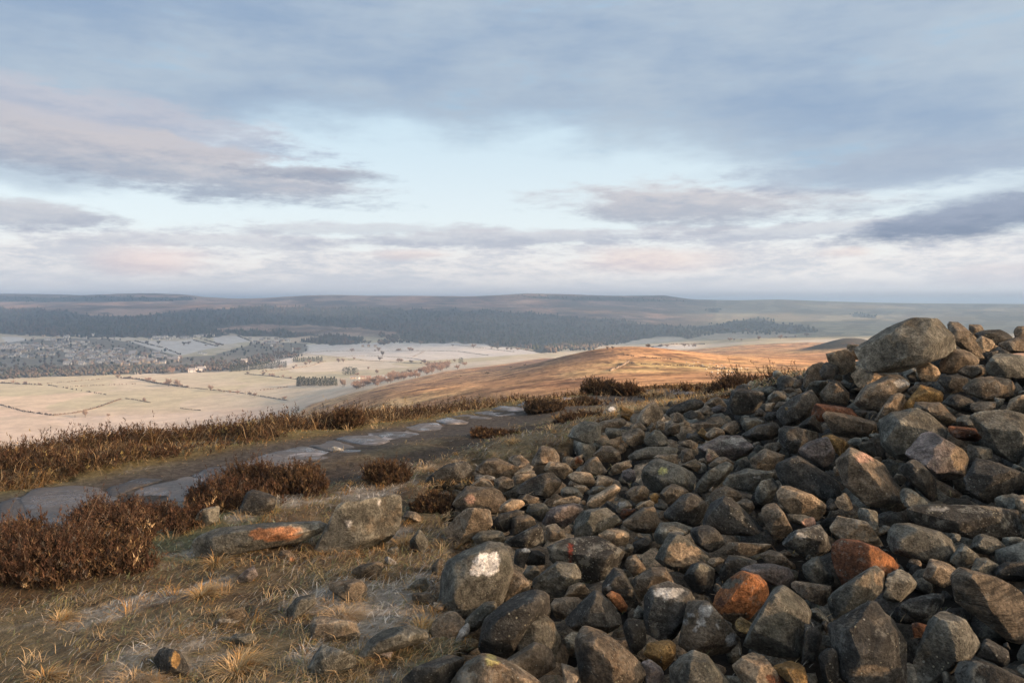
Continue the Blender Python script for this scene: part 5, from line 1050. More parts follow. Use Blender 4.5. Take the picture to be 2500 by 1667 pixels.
def build_heather():
    r = np.random.default_rng(4); parts = []
    n = 155000; u = r.uniform(-.75, .36, n); d = np.exp(r.uniform(math.log(5.5), math.log(24), n)); x, y = u * d, d
    t = path_t(x, y); s = crest_s(x, y); a = fbm(x * .55, y * .55, oct=3, seed=91); a2 = fbm(x * 1.6, y * 1.6, oct=3, seed=93)
    gap = sstep(a + .45 * a2, -.02, -.18) * sstep(t, 3.2, 1.6)               # grassy openings near the path
    px = 1250 + FPX * u
    left_gap = (t > 1.0) & (t < 1.9) & (x < -4.0) & (y < 7.6)
    keep = ((t > np.where(y < 9.5, .85, 1.25) + .30 * a) | ((y > 12.6 + .6 * a) & (x > .2) & (t > -2.5) & (r.random(n) < .8))) & (s < 4.0) & (r.random(n) > gap * .93) & ~(left_gap & (r.random(n) < .8)) & (px < 1900)
    keep &= r.random(n) < np.where(px > 1250, .75, 1.0) * .62
    x, y, t, a, a2 = x[keep], y[keep], t[keep], a[keep], a2[keep]; n = len(x); z = land(x, y)
    H = (.19 + .12 * a2 + .10 * a) * np.clip(1 - .35 * sstep(y, 12, 18), .5, 1) * (.6 + .55 * sstep(t, 1.0, 2.2)) * r.uniform(.7, 1.15, n); H = np.clip(H, .08, .5)
    n0 = n                                            # low straggling heather round the near bushes
    m = 26000; qx = r.uniform(0, 830, m); qy = r.uniform(1110, 1430, m); ok = inpoly(qx + 30 * fbm(qx / 60, qy / 40, oct=3, seed=95), qy, [(0, 1190), (120, 1240), (240, 1190), (420, 1170), (520, 1150), (640, 1110), (760, 1140), (800, 1190), (700, 1230), (520, 1250), (430, 1300), (350, 1380), (120, 1430), (0, 1430)])
    qx, qy = qx[ok], qy[ok]; qd = CAM_H * FPX / (qy - HORZ); hx, hy = (qx - 1250) / FPX * qd, qd; ok = (fbm(hx * 2.2, hy * 2.2, oct=3, seed=96) > -.05) & (np.abs(path_t(hx, hy)) > .8); hx, hy = hx[ok], hy[ok]; m = len(hx)
    x = np.r_[x, hx]; y = np.r_[y, hy]; z = np.r_[z, land(hx, hy)]; a2 = np.r_[a2, np.zeros(m)]; H = np.r_[H, r.uniform(.05, .17, m)]; n = len(x)
    C = pick(r, n, RUSSET + UMBER + [(TAN, .7)])
    C = np.where((sstep(a2, .1, .45) * .8 > r.random(n))[:, None], pick(r, n, UMBER + [(OLIVE, .6)]), C)
    up = np.stack([r.normal(.05, .5, n), r.normal(0, .5, n), np.ones(n)], 1)
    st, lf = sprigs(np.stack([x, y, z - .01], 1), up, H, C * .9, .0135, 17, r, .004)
    # dead grass heads standing through it
    m = 5000; k = r.integers(0, n0, m); gx, gy = x[k] + r.normal(0, .1, m), y[k] + r.normal(0, .1, m); sel = fbm(gx * .8, gy * .8, oct=3, seed=97) > -.05
    gx, gy = gx[sel], gy[sel]; m = len(gx)
    gb = blades(np.stack([gx, gy, land(gx, gy)], 1), r.uniform(0, 6.28, m), np.abs(r.normal(.3, .25, m)), r.uniform(.2, .42, m), np.full(m, .005), pick(r, m, [(STRAW, 1), (TAN, 3), (BROWN, 2)]), .6, r)
    # pale grass clumps in the openings
    m = 700; k = r.integers(0, n0, m); kk = 34; cx_, cy_ = np.repeat(x[k], kk), np.repeat(y[k], kk); m2 = m * kk; gx, gy = cx_ + r.normal(0, .07, m2), cy_ + r.normal(0, .07, m2)
    gc = blades(np.stack([gx, gy, land(gx, gy)], 1), r.normal(.4, 1.3, m2), np.abs(r.normal(.5, .3, m2)), np.repeat(r.uniform(.2, .42, m), kk) * r.uniform(.6, 1.1, m2), np.full(m2, .005), np.repeat(pick(r, m, [(STRAW, 3), (TAN, 3), (GOLD, 1)]) * .8, kk, 0), .8, r)
    V, F, C = join([st, lf, gb, gc])
    tag(obj('heather', new_mesh('heather', V, F, C), M_VEG), 'band of brown winter heather along the brow of the hill', 'heather', None, 'stuff')
build_heather()
# ------------------------------------------------------------------ the valley: trees, hedges, houses, sheep
def ground_at(px, py, lo=500, hi=12000):
    d = float(hits([px], [py], lo, hi)[0])
    if math.isnan(d): d = float(hits([px], [py + 6], lo, hi)[0])
    if math.isnan(d): return None
    x = (px - 1250) / FPX * d; return np.array([x, d, float(land(x, d))])
def tube(p0, p1, r0, r1, k=5):
    p0, p1 = np.array(p0, float), np.array(p1, float); a = p1 - p0; a /= np.linalg.norm(a) + 1e-9
    s = np.cross(a, [.3, .9, .2]); s /= np.linalg.norm(s); t = np.cross(a, s); th = np.arange(k) * 2 * math.pi / k
    ring = np.cos(th)[:, None] * s + np.sin(th)[:, None] * t
    V = np.concatenate([p0 + ring * r0, p1 + ring * r1]); F = np.array([[i, (i + 1) % k, k + (i + 1) % k, k + i] for i in range(k)])
    return V, F
def tri(V, F): return V, np.concatenate([F[:, [0, 1, 2]], F[:, [0, 2, 3]]])
def bare_tree(seed, twig, spread=.42):
    """unit-height leafless tree: trunk with limbs, crown of fine twigs"""
    r = np.random.default_rng(seed); T, Tw = [], []
    T.append(tri(*tube((0, 0, 0), (0, 0, .32), .030, .020)))
    tips = []
    for i in range(9):
        a = i * 2.4 + r.uniform(-.4, .4); z0 = r.uniform(.16, .34); e = r.uniform(.5, 1.25); L = r.uniform(.28, .5)
        p0 = np.array([0, 0, z0]); p1 = p0 + L * np.array([math.cos(a) * math.cos(e) * spread / .42, math.sin(a) * math.cos(e) * spread / .42, math.sin(e)])
        T.append(tri(*tube(p0, p1, .012, .004, 4))); tips += [p0 + (p1 - p0) * q for q in (.45, .7, 1.0)]
    tips = np.array(tips); n = 850; c = tips[r.integers(0, len(tips), n)] + r.normal(0, .055, (n, 3)); dr = r.normal(size=(n, 3)) * .6 + np.array([0, 0, .8]) + (c - [0, 0, .3]) * 1.5
    dr /= np.linalg.norm(dr, axis=1)[:, None]; s = np.cross(dr, r.normal(size=(n, 3))); s /= np.linalg.norm(s, axis=1)[:, None]; L = r.uniform(.07, .16, n)[:, None]
    V = np.stack([c - s * .014, c + s * .014, c + dr * L], 1).reshape(-1, 3); V[:, 2] = np.maximum(V[:, 2], .1)
    C = np.repeat(np.array(twig) * r.uniform(.7, 1.35, (n, 1)), 3, 0)
    V0 = []; F0 = []; nv = 0
    for v, f in T: V0.append(v); F0.append(f + nv); nv += len(v)
    V0 = np.concatenate(V0); F0 = np.concatenate(F0)
    return new_mesh('trunk', V0, F0, np.tile(np.array([.11, .085, .065]), (len(V0), 1))), new_mesh('crown', V, np.arange(n * 3).reshape(-1, 3), C)
def conifer(seed, col, round_=False):
    r = np.random.default_rng(seed); V0, F0 = tri(*tube((0, 0, 0), (0, 0, .5), .03, .015)); n = 520
    h = r.uniform(.06, 1.0, n) ** (.9 if round_ else 1.0); a = r.uniform(0, 6.28, n)
    rad = (.42 * np.sqrt(np.clip(1 - ((h - .5) / .52) ** 2, 0, 1)) if round_ else .24 * (1.03 - h) ** .75 + .02) * np.sqrt(r.uniform(.25, 1, n))
    c = np.stack([np.cos(a) * rad, np.sin(a) * rad, h], 1); dr = np.stack([np.cos(a), np.sin(a), r.uniform(-.5, .5, n)], 1); s = np.stack([-np.sin(a), np.cos(a), r.uniform(-.4, .4, n)], 1); L = r.uniform(.05, .11, (n, 1))
    V = np.stack([c - s * L * .5, c + s * L * .5, c + dr * L + [0, 0, .02]], 1).reshape(-1, 3)
    C = np.repeat(np.array(col) * r.uniform(.6, 1.5, (n, 1)), 3, 0)
    return new_mesh('trunk', V0, F0, np.tile(np.array([.09, .07, .055]), (len(V0), 1))), new_mesh('crown', V, np.arange(n * 3).reshape(-1, 3), C)
TW, TWR, TWD = (.25, .19, .15), (.27, .19, .15), (.12, .10, .085)
PROTO = dict(b=[bare_tree(i, TW) for i in range(3)], r=[bare_tree(10 + i, TWR, .5) for i in range(3)], d=[bare_tree(20 + i, TWD) for i in range(2)],
             c=[conifer(30 + i, (.075, .085, .045)) for i in range(3)], o=[conifer(40 + i, (.05, .06, .035), True) for i in range(2)])
NAMES = dict(b='bare_tree', r='bare_tree', d='bare_tree', c='conifer_tree', o='evergreen_tree')
tree_i = 0
def tree(kind, px, py, hpx, label, group=None, wide=1.0):
    global tree_i
    p = ground_at(px, py)
    if p is None: return
    tree_i += 1; me_t, me_c = PROTO[kind][tree_i % len(PROTO[kind])]
    H = hpx * p[1] / FPX
    root = obj(NAMES[kind], None, None, None, p - np.array([0, 0, .02 * H])); root.scale = (H * wide, H * wide, H); root.rotation_euler = (0, 0, tree_i * 2.1)
    obj('trunk', me_t, M_FAR, root); obj('crown', me_c, M_FAR, root); tag(root, label, 'tree', group)
for k, px, py, h, lab, w in [('b', 515, 954, 18, 'spreading bare tree alone on a boundary in the pale pasture', 1.25), ('b', 411, 943, 26, 'taller bare tree of a pair on the field boundary', 1.0), ('b', 432, 944, 23, 'lower bare tree of a pair on the field boundary', 1.1),
        ('r', 363, 932, 16, 'small reddish bare tree on the boundary before the pair', 1.1), ('r', 420, 912, 19, 'rounded reddish tree at the edge of the town meadows', 1.2), ('b', 352, 982, 15, 'thin bare tree beside the hedge corner in the near pasture', .9), ('b', 208, 1018, 22, 'faint bare tree rising behind the heather brow', 1.0), ('b', 264, 1018, 12, 'small bare tree behind the heather brow', 1.2),
        ('b', 826, 885, 14, 'bare tree of a pair on the frosted rise beyond the conifer belt', 1.1), ('b', 838, 885, 13, 'second bare tree of the pair on the frosted rise', 1.1), ('d', 717, 900, 10, 'small dark tree by the lane below the conifer belt', 1.1), ('b', 746, 892, 11, 'pale tree at the corner of the conifer belt', 1.2), ('d', 934, 870, 19, 'slim dark tree standing before the farmstead on the rise', .8),
        ('b', 899, 903, 11, 'thin bare tree above the farm by the stream', .9), ('b', 920, 912, 13, 'bare tree between farm and stream woods', 1.1), ('r', 728, 858, 15, 'orange-tinted round tree beside the white tower', 1.2), ('d', 1028, 888, 6, 'tiny dark bush on the frosted slope boundary', 1.3),
        ('o', 1125, 888, 15, 'dark evergreen amid pale stream-side trees', 1.1), ('r', 1135, 894, 15, 'pale rounded tree below the dark stream-side evergreen', 1.15), ('r', 1117, 902, 15, 'orange rounded tree at the upper end of the stream woods', 1.1), ('b', 1109, 884, 10, 'small grey tree above the stream-side evergreen', 1.1), ('d', 1190, 914, 10, 'dark thorn bush on the moor edge', 1.5), ('d', 1247, 899, 6, 'small thorn alone on the moor slope', 1.4), ('d', 1281, 893, 7, 'thorn beside the track up the sunlit shoulder', 1.4), ('d', 1125, 920, 5, 'tiny thorn low on the moor slope', 1.5),
        ('b', 1238, 855, 10, 'grey tree at the end of the topmost frosted fields', 1.3), ('o', 844, 915, 19, 'leading evergreen of the round clump near the farm', 1.2), ('o', 856, 915, 20, 'middle evergreen of the round clump near the farm', 1.2), ('o', 867, 915, 18, 'end evergreen of the round clump near the farm', 1.1), ('r', 873, 917, 9, 'pale bush at the foot of the round evergreen clump', 1.5)]:
    tree(k, px, py, h, lab, None, w)
r = np.random.default_rng(21)
def row(kind, p0, p1, n, h, label, group, jit=2.0, wide=.9):
    for i in range(n):
        t = (i + .5) / n; tree(kind, p0[0] + (p1[0] - p0[0]) * t + r.uniform(-1, 1) * 1.2, p0[1] + (p1[1] - p0[1]) * t + r.uniform(-jit, jit) * .6, h * r.uniform(.82, 1.12), label, group, wide)
row('c', (724, 942), (822, 941), 26, 21, 'conifer in the dense square plantation by the stream', 'conifers of the square plantation', 2, .8)
row('c', (714, 884), (788, 882), 16, 12, 'conifer in the small belt on the frosted rise', 'conifers of the small belt', 1.5, .9)
row('c', (560, 908), (700, 896), 30, 17, 'conifer in the long belt at the edge of the town', 'conifers of the long belt', 2, .8)
row('b', (835, 945), (842, 943), 3, 24, 'tall bare tree beside the square plantation', 'bare trees beside the plantation', 1, .6)
for i in range(80):
    t = r.random(); tree('r' if r.random() < .72 else ('b' if r.random() < .7 else 'd'), 868 + 222 * t + r.uniform(-10, 10), 947 - 45 * t + r.uniform(-9, 6), r.uniform(12, 20), 'bare reddish tree in the stream-side wood below the moor', 'trees of the stream-side wood', 1.3)
for i in range(9): tree('r', 1045 + i * 6 + r.uniform(-2, 2), 893 + r.uniform(-3, 14), r.uniform(17, 24), 'tall bare tree in the clump at the head of the stream wood', 'trees at the head of the stream wood', 1.1)
vr = np.random.default_rng(31)
HT = ['along the bushy hedge to the pair', 'on the broken hedge at the picture edge', 'along the thin hedge past the spreading tree', 'on the brown wall to the square plantation', 'along the lane to the small conifer belt', 'on the long wall of the frosted rise', 'on the wall above the stream wood', 'among the fields behind the town', 'along the wall under the forest edge', 'round the frosted moor-edge field', 'on the grey moor below the far farmland', 'behind the farmstead on the rise']
for hi_, ((x0, y0), (x1, y1), k) in enumerate((((285, 922), (459, 946), 9), ((0, 936), (100, 940), 5), ((459, 946), (700, 977), 7), ((597, 912), (727, 925), 6), ((640, 909), (790, 884), 7), ((750, 861), (1030, 857), 8), ((850, 878), (1045, 888), 7), ((300, 838), (540, 845), 8), ((980, 838), (1310, 858), 9), ((1480, 852), (1720, 846), 9), ((1750, 835), (1980, 822), 8), ((860, 838), (960, 842), 8))):
    for i in range(k):
        t = vr.random(); tree(vr.choice(list('bbrd')), x0 + (x1 - x0) * t, y0 + (y1 - y0) * t + vr.uniform(-1.5, 1.5), vr.uniform(6, 14), 'small bare hedgerow tree ' + HT[hi_], 'hedgerow trees ' + HT[hi_], 1.25)
# woods that read as one mass
def mass(name, polys_, n, hrng, cols, label, shape='cone', y0=3000, seed=0, tries=8):
    r = np.random.default_rng(seed); P = np.concatenate([np.array(p) for p in polys_]); lo, hi = P.min(0), P.max(0)
    area = np.array([abs(sum(p[i][0] * p[i - 1][1] - p[i - 1][0] * p[i][1] for i in range(len(p)))) / 2 for p in polys_]); px = r.uniform(lo[0], hi[0], n * tries); py = r.uniform(lo[1], hi[1], n * tries)
    m = np.zeros(len(px), bool)
    wx, wy = 26 * fbm(px / 45, py / 12, oct=3, seed=35), 5 * fbm(px / 30, py / 14, oct=3, seed=36)
    for p in polys_: m |= inpoly(px + wx, py + wy, p)
    px, py = px[m][:n], py[m][:n]; d = hits(px, py, 1200, 12000, 110); ok = ~np.isnan(d) & (np.nan_to_num(d) > y0); px, d = px[ok], d[ok]; n = len(px)
    x = (px - 1250) / FPX * d; z = land(x, d); H = r.uniform(*hrng, n); k = 5
    if shape == 'cone': prof = [(.30, .10), (.24, .45), (.10, .80), (0.01, 1.0)]
    else: prof = [(.12, .08), (.42, .40), (.38, .72), (.12, .96)]
    V = []; th = np.arange(k) * 2 * math.pi / k
    for rr, hh in prof:
        rj = rr * r.uniform(.7, 1.3, (n, k)); V.append(np.stack([x[:, None] + np.cos(th) * rj * H[:, None], d[:, None] + np.sin(th) * rj * H[:, None], z[:, None] + (hh + r.normal(0, .03, (n, k))) * H[:, None]], 2))
    V = np.stack(V, 1); L = len(prof); F = []
    for a in range(L - 1):
        for j in range(k): F.append([a * k + j, a * k + (j + 1) % k, (a + 1) * k + (j + 1) % k, (a + 1) * k + j])
    F = (np.arange(n)[:, None, None] * (L * k) + np.array(F)[None]).reshape(-1, 4); C = pick(r, n, cols); pt = fbm(x / 260, d / 420, oct=3, seed=57); C = C * (1 + .5 * pt)[:, None]; br = (pt < -.18) & (r.random(n) < .7); C[br] = pick(r, int(br.sum()), [((.10, .075, .06), 1), ((.075, .062, .05), 1)])
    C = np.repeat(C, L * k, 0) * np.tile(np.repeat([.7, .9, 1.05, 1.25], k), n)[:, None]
    tag(obj(name, new_mesh(name, V.reshape(-1, 3), F, C), M_FAR), label, 'woodland', None, 'stuff')
CONI, BROADL = [((.030, .040, .026), 4), ((.042, .050, .030), 2), ((.06, .055, .035), 1)], [((.075, .062, .052), 3), ((.060, .054, .045), 3), ((.048, .055, .042), 2), ((.11, .08, .06), .8)]
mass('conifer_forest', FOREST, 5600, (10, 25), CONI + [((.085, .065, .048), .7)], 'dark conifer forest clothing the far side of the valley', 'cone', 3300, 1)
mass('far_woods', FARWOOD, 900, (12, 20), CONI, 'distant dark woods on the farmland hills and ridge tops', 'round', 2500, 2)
mass('valley_wood', [[(1330, 845), (1440, 825), (1560, 822), (1500, 842), (1400, 858), (1330, 862)], [(930, 812), (1005, 836), (960, 842), (925, 838)]], 700, (10, 18), BROADL, 'brown leafless wood at the foot of the forest', 'round', 2500, 3)
mass('town_trees', [TOWN], 520, (7, 14), BROADL + [((.04, .05, .035), 2)], 'garden trees and hedges scattered through the valley town', 'round', 1800, 4)
mass('riverside_trees', [[(0, 903), (110, 898), (270, 896), (420, 898), (560, 885), (640, 868), (700, 858), (745, 862), (690, 880), (600, 898), (540, 905), (420, 912), (250, 916), (90, 920), (0, 926)]], 900, (7, 13), BROADL, 'leafless trees crowding the river edge of the town', 'round', 1800, 6)
# hedges and dry-stone walls
def strip(name, pts, h, w, col, label, gaps=0.0, seed=0, kind='hedge'):
    r = np.random.default_rng(seed); P = np.array(pts, float); seg = np.hypot(*np.diff(P, axis=0).T); n = max(3, int(seg.sum() / 1.6)); t = np.linspace(0, seg.sum(), n); cu = np.r_[0, np.cumsum(seg)]
    px, py = np.interp(t, cu, P[:, 0]), np.interp(t, cu, P[:, 1]); d = hits(px, py, 250, 9000, 200); ok = ~np.isnan(d)
    if ok.sum() < 2: return
    px, d = px[ok], d[ok]
    if len(d) > 4: d = np.convolve(np.pad(d, 2, mode='edge'), np.ones(5) / 5, 'valid')
    x = (px - 1250) / FPX * d; q = np.stack([x, d], 1); tn = np.gradient(q, axis=0); tn /= np.linalg.norm(tn, axis=1)[:, None] + 1e-9; nm = np.stack([-tn[:, 1], tn[:, 0]], 1)
    m = len(q); H = h * r.uniform(.35, 1.5, m); W = w * r.uniform(.5, 1.5, m); gaps = gaps + .12; g0 = r.random(m) < gaps if gaps else np.zeros(m, bool); c = q.mean(0); cz = float(land(c[0], c[1]))
    V = []
    for o, hh in ((-1, -1.2), (-.8, .75), (0, 1.0), (.8, .75), (1, -1.2)):
        s = q + nm * (o * W / 2)[:, None]; zz = land(s[:, 0], s[:, 1]); V.append(np.stack([s[:, 0] - c[0], s[:, 1] - c[1], zz - cz + np.where(hh > 0, hh * H, hh)], 1))
    V = np.stack(V, 1).reshape(-1, 3); F = []
    for i in range(m - 1):
        if g0[i]: continue
        for j in range(4): F.append([i * 5 + j, i * 5 + j + 1, i * 5 + 5 + j + 1, i * 5 + 5 + j])
    C = np.tile(np.array(col), (len(V), 1)) * r.uniform(.6, 1.4, (len(V), 1))
    tag(obj(name, new_mesh(name, V, np.array(F), C), M_FAR, None, (c[0], c[1], cz)), label, kind, 'hedges and walls between the fields')
HG, WL = (.13, .095, .065), (.19, .155, .125)
for i, (nm, pts, h, w, gp, lab) in enumerate([
        ('hedge', [(0, 935), (60, 938), (103, 940)], 3, 3, .3, 'broken dark hedge along the top of the curved pasture'), ('hedge', [(115, 940), (145, 945), (205, 955), (262, 964)], 2.5, 2.5, .55, 'gappy hedge slanting down into the pale pasture'), ('hedge', [(157, 945), (233, 941), (337, 937)], 2.2, 2.2, .5, 'thin gappy hedge running level above the slanting one'),
        ('hedge', [(115, 937), (190, 930), (250, 925)], 2.0, 2.0, .5, 'faint hedge nearest the riverside trees'), ('hedge', [(285, 922), (337, 926), (383, 936), (459, 946)], 3.5, 3.5, .15, 'bushy hedge leading to the pair of bare trees'), ('hedge', [(459, 946), (593, 960), (704, 978)], 1.6, 1.6, .1, 'long thin hedge past the spreading bare tree'),
        ('hedge', [(593, 958), (660, 950), (720, 942)], 1.6, 1.8, .5, 'gappy hedge running up to the square plantation'), ('hedge', [(0, 988), (57, 1004), (126, 1014)], 2.6, 2.6, .35, 'curved hedge entering the near pasture at the picture edge'), ('hedge', [(128, 1014), (184, 1008), (237, 995), (295, 974)], 2.0, 4.0, .05, 'dark ditch-side hedge rising to the pasture corner'), ('hedge', [(306, 973), (330, 976), (368, 983)], 1.5, 2.0, .2, 'short hedge beyond the pasture corner'),
        ('hedge', [(440, 997), (490, 1002)], 1.4, 1.6, .2, 'short dark hedge line just above the heather brow'), ('stone_wall', [(597, 913), (660, 918), (727, 926)], 2.2, 2.5, 0, 'brown wall from the long belt to the square plantation'), ('stone_wall', [(635, 910), (700, 902), (760, 893), (795, 881)], 2.0, 2.5, 0, 'lane wall climbing past the small conifer belt'),
        ('stone_wall', [(745, 862), (800, 857), (900, 856), (1037, 856), (1120, 858), (1194, 868)], 1.6, 2.2, 0, 'long wall crossing the frosted rise'), ('stone_wall', [(800, 873), (900, 868), (1010, 875), (1050, 884)], 1.4, 1.8, 0, 'lower wall on the frosted rise'), ('stone_wall', [(1037, 857), (1007, 872)], 1.5, 2, 0, 'short cross wall on the frosted rise'), ('stone_wall', [(850, 878), (960, 884), (1045, 888)], 1.5, 2, 0, 'wall above the stream wood'),
        ('stone_wall', [(980, 837), (1080, 836), (1180, 839), (1260, 850), (1322, 861)], 2.5, 3, 0, 'wall under the forest edge along the topmost field'), ('stone_wall', [(1100, 841), (1180, 850), (1255, 859)], 1.8, 2.4, 0, 'slanting wall in the topmost fields'), ('hedge', [(685, 794), (675, 803), (655, 806)], 6, 7, 0, 'dark hedge between the high frosted fields'), ('hedge', [(860, 803), (800, 806), (750, 815)], 6, 7, .2, 'hedge along the high frosted fields'),
        ('hedge', [(580, 820), (612, 833)], 6, 7, 0, 'hedge beside the sloping frosted field'), ('hedge', [(330, 833), (400, 850), (440, 866)], 5, 6, .2, 'hedge down the town-side field'), ('hedge', [(470, 830), (530, 846)], 5, 6, .1, 'hedge beside the allotments'), ('hedge', [(490, 827), (545, 843)], 5, 6, .2, 'second hedge beside the allotments'),
        ('stone_wall', [(1489, 906), (1512, 896), (1535, 884)], 1.0, 1.4, 0, 'short dark wall on the sunlit shoulder'), ('stone_wall', [(1535, 884), (1560, 889), (1640, 892), (1720, 896), (1800, 902)], .6, 1.6, .5, 'broken wall line across the sunlit shoulder'), ('stone_wall', [(1520, 866), (1560, 871), (1640, 878)], .6, 1.6, .5, 'wall line near the crest of the sunlit shoulder'),
        ('hedge', [(1590, 848), (1640, 841), (1720, 840)], 3, 4, .2, 'hedge round the frosted moor-edge field')]):
    strip(nm, pts, h, w, WL if nm == 'stone_wall' else HG, lab, gp, 60 + i, 'wall' if nm == 'stone_wall' else 'hedge')
# houses: walls, gabled roof, windows and chimney in one small mesh, four kinds of finish
def house_mesh(seed, wall, roof, L=11, W=7.5, H=4.6, RH=3.0):
    V, F, C = [], [], []
    def quad(pts, col):
        k = len(V); V.extend(pts); F.append([k, k + 1, k + 2, k + 3]); C.extend([col] * 4)
    l, w = L / 2, W / 2
    for a, b_ in (((-l, -w), (l, -w)), ((l, -w), (l, w)), ((l, w), (-l, w)), ((-l, w), (-l, -w))): quad([(a[0], a[1], -3), (b_[0], b_[1], -3), (b_[0], b_[1], H), (a[0], a[1], H)], wall)
    e = .4
    quad([(-l - e, -w - e, H - .2), (l + e, -w - e, H - .2), (l + e, 0, H + RH), (-l - e, 0, H + RH)], roof); quad([(l + e, w + e, H - .2), (-l - e, w + e, H - .2), (-l - e, 0, H + RH), (l + e, 0, H + RH)], roof)
    for s in (-1, 1): quad([(s * l, -w, H), (s * l, w, H), (s * l, .01, H + RH - .1), (s * l, -.01, H + RH - .1)], wall)
    dk = (.04, .045, .05)
    for x in (-.3, .3):
        for z in (1.0, 3.2): quad([(x * L - .6, -w - .03, z), (x * L + .6, -w - .03, z), (x * L + .6, -w - .03, z + 1.2), (x * L - .6, -w - .03, z + 1.2)], dk)
    for (x0, x1, y0, y1) in ((l - 1.3, l - .5, -.4, .4),):
        for a, b_ in (((x0, y0), (x1, y0)), ((x1, y0), (x1, y1)), ((x1, y1), (x0, y1)), ((x0, y1), (x0, y0))): quad([(*a, H + 1), (*b_, H + 1), (*b_, H + RH + 1.2), (*a, H + RH + 1.2)], wall)
    return new_mesh('house', np.array(V), np.array(F), np.array(C))
FIN = [house_mesh(0, (.62, .60, .57), (.20, .20, .21)), house_mesh(1, (.42, .36, .30), (.24, .23, .235)), house_mesh(2, (.36, .31, .26), (.40, .38, .385), 15), house_mesh(3, (.48, .42, .36), (.28, .20, .17), 9), house_mesh(4, (.70, .69, .67), (.34, .33, .335), 12, 8)]
M_HOUSE = mat_vcol('stone_and_slate', .8, .12, .2)
hr = np.random.default_rng(77)
def house(px, py, fin, rot, sc, label, group, p=None):
    p = ground_at(px, py, 1200, 7000) if p is None else p
    if p is None: return
    o = obj('house', FIN[fin], M_HOUSE, None, p); o.rotation_euler = (0, 0, rot); o.scale = (sc, sc, sc); tag(o, label, 'house', group)
def rows_of_houses():
    n = 0
    clusters = [([(0, 846), (60, 848), (110, 846)], 26, 3, 'house in the upper terrace rows by the picture edge'), ([(0, 854), (50, 856), (100, 853)], 24, 3, 'house in the upper terrace rows by the picture edge'), ([(0, 872), (60, 871), (140, 868)], 16, 3, 'house in the lower streets near the picture edge'),
                ([(110, 835), (160, 838), (220, 846)], 20, 5, 'house on the wooded slope above the town centre'), ([(110, 850), (180, 858), (240, 852)], 18, 4, 'house above the town centre streets'), ([(160, 864), (220, 868), (290, 866)], 24, 4, 'house in the town centre streets'), ([(165, 872), (230, 876), (330, 872)], 30, 4, 'house in the town centre streets'),
                ([(155, 886), (220, 884), (330, 886)], 34, 4, 'house along the riverside road of the town'), ([(240, 858), (330, 868), (400, 872)], 20, 5, 'house on the slope at the upriver end of the town'), ([(330, 884), (400, 882), (440, 874)], 20, 5, 'house at the upriver end of the town'), ([(365, 829), (420, 827), (470, 824), (525, 818)], 22, 2, 'white bungalow in the row below the forest'),
                ([(610, 834), (660, 833), (710, 838)], 16, 4, 'house in the small estate beyond the frosted fields'), ([(640, 842), (690, 846)], 10, 3, 'house in the small estate beyond the frosted fields'), ([(60, 822), (130, 825), (250, 824)], 10, 4, 'villa half hidden at the forest edge')]
    for pts, k, jit, lab in clusters:
        P = np.array(pts, float); seg = np.hypot(*np.diff(P, axis=0).T); cu = np.r_[0, np.cumsum(seg)]
        for i in range(k):
            t = (i + hr.uniform(.1, .9)) / k * cu[-1]; white = 'bungalow' in lab
            house(np.interp(t, cu, P[:, 0]), np.interp(t, cu, P[:, 1]) + hr.uniform(-jit, jit) * 1.7, int(hr.choice([0, 4]) if white else hr.choice(5, p=[.24, .2, .2, .16, .2])), hr.choice([0, .15, 1.57, -.2]) + hr.uniform(-.1, .1), hr.uniform(1.3, 1.9), lab, lab.replace('house', 'houses').replace('villa', 'villas').replace('bungalow', 'bungalows'))
rows_of_houses()
for px, py, fin, rot, sc, lab in [(163, 826, 4, .1, 2.2, 'large white house standing out below the forest'), (232, 912, 0, 0, 1.0, 'white cottage among riverside trees below the town'), (241, 911, 0, .3, .9, 'smaller white cottage beside the riverside one'), (300, 911, 4, 0, .9, 'white cottage at the edge of the pasture by the red bushes'), (333, 913, 4, .2, .7, 'tiny white hut at the pasture edge'),
        (488, 864, 4, .1, 1.3, 'white house in the trees downstream of the town'), (500, 866, 4, .2, 1.4, 'longer white house in the trees downstream of the town'), (692, 872, 4, .1, 1.0, 'white cottage alone on the frosted lane'), (470, 909, 4, .05, 1.8, 'low pale works building by the river bend'), (492, 906, 4, .1, 2.0, 'grey-roofed works building by the river bend'), (596, 885, 4, .3, 1.8, 'frost-roofed sheds above the long conifer belt'),
        (862, 925, 1, .1, 1.2, 'dark-roofed barn of the farm beside the stream wood'), (874, 925, 0, 1.4, .9, 'white-gabled farmhouse beside the stream wood'), (886, 926, 3, .15, 1.2, 'pinkish long barn of the stream farm'), (900, 926, 3, .1, 1.2, 'end barn of the stream farm with pale roof'), (886, 847, 3, .1, 1.3, 'first stone barn of the farmstead on the rise'), (900, 847, 3, .2, 1.5, 'pinkish farmhouse of the farmstead on the rise'), (916, 847, 3, .0, 1.4, 'end barn of the farmstead on the rise')]:
    house(px, py, fin, rot, sc, lab, None)
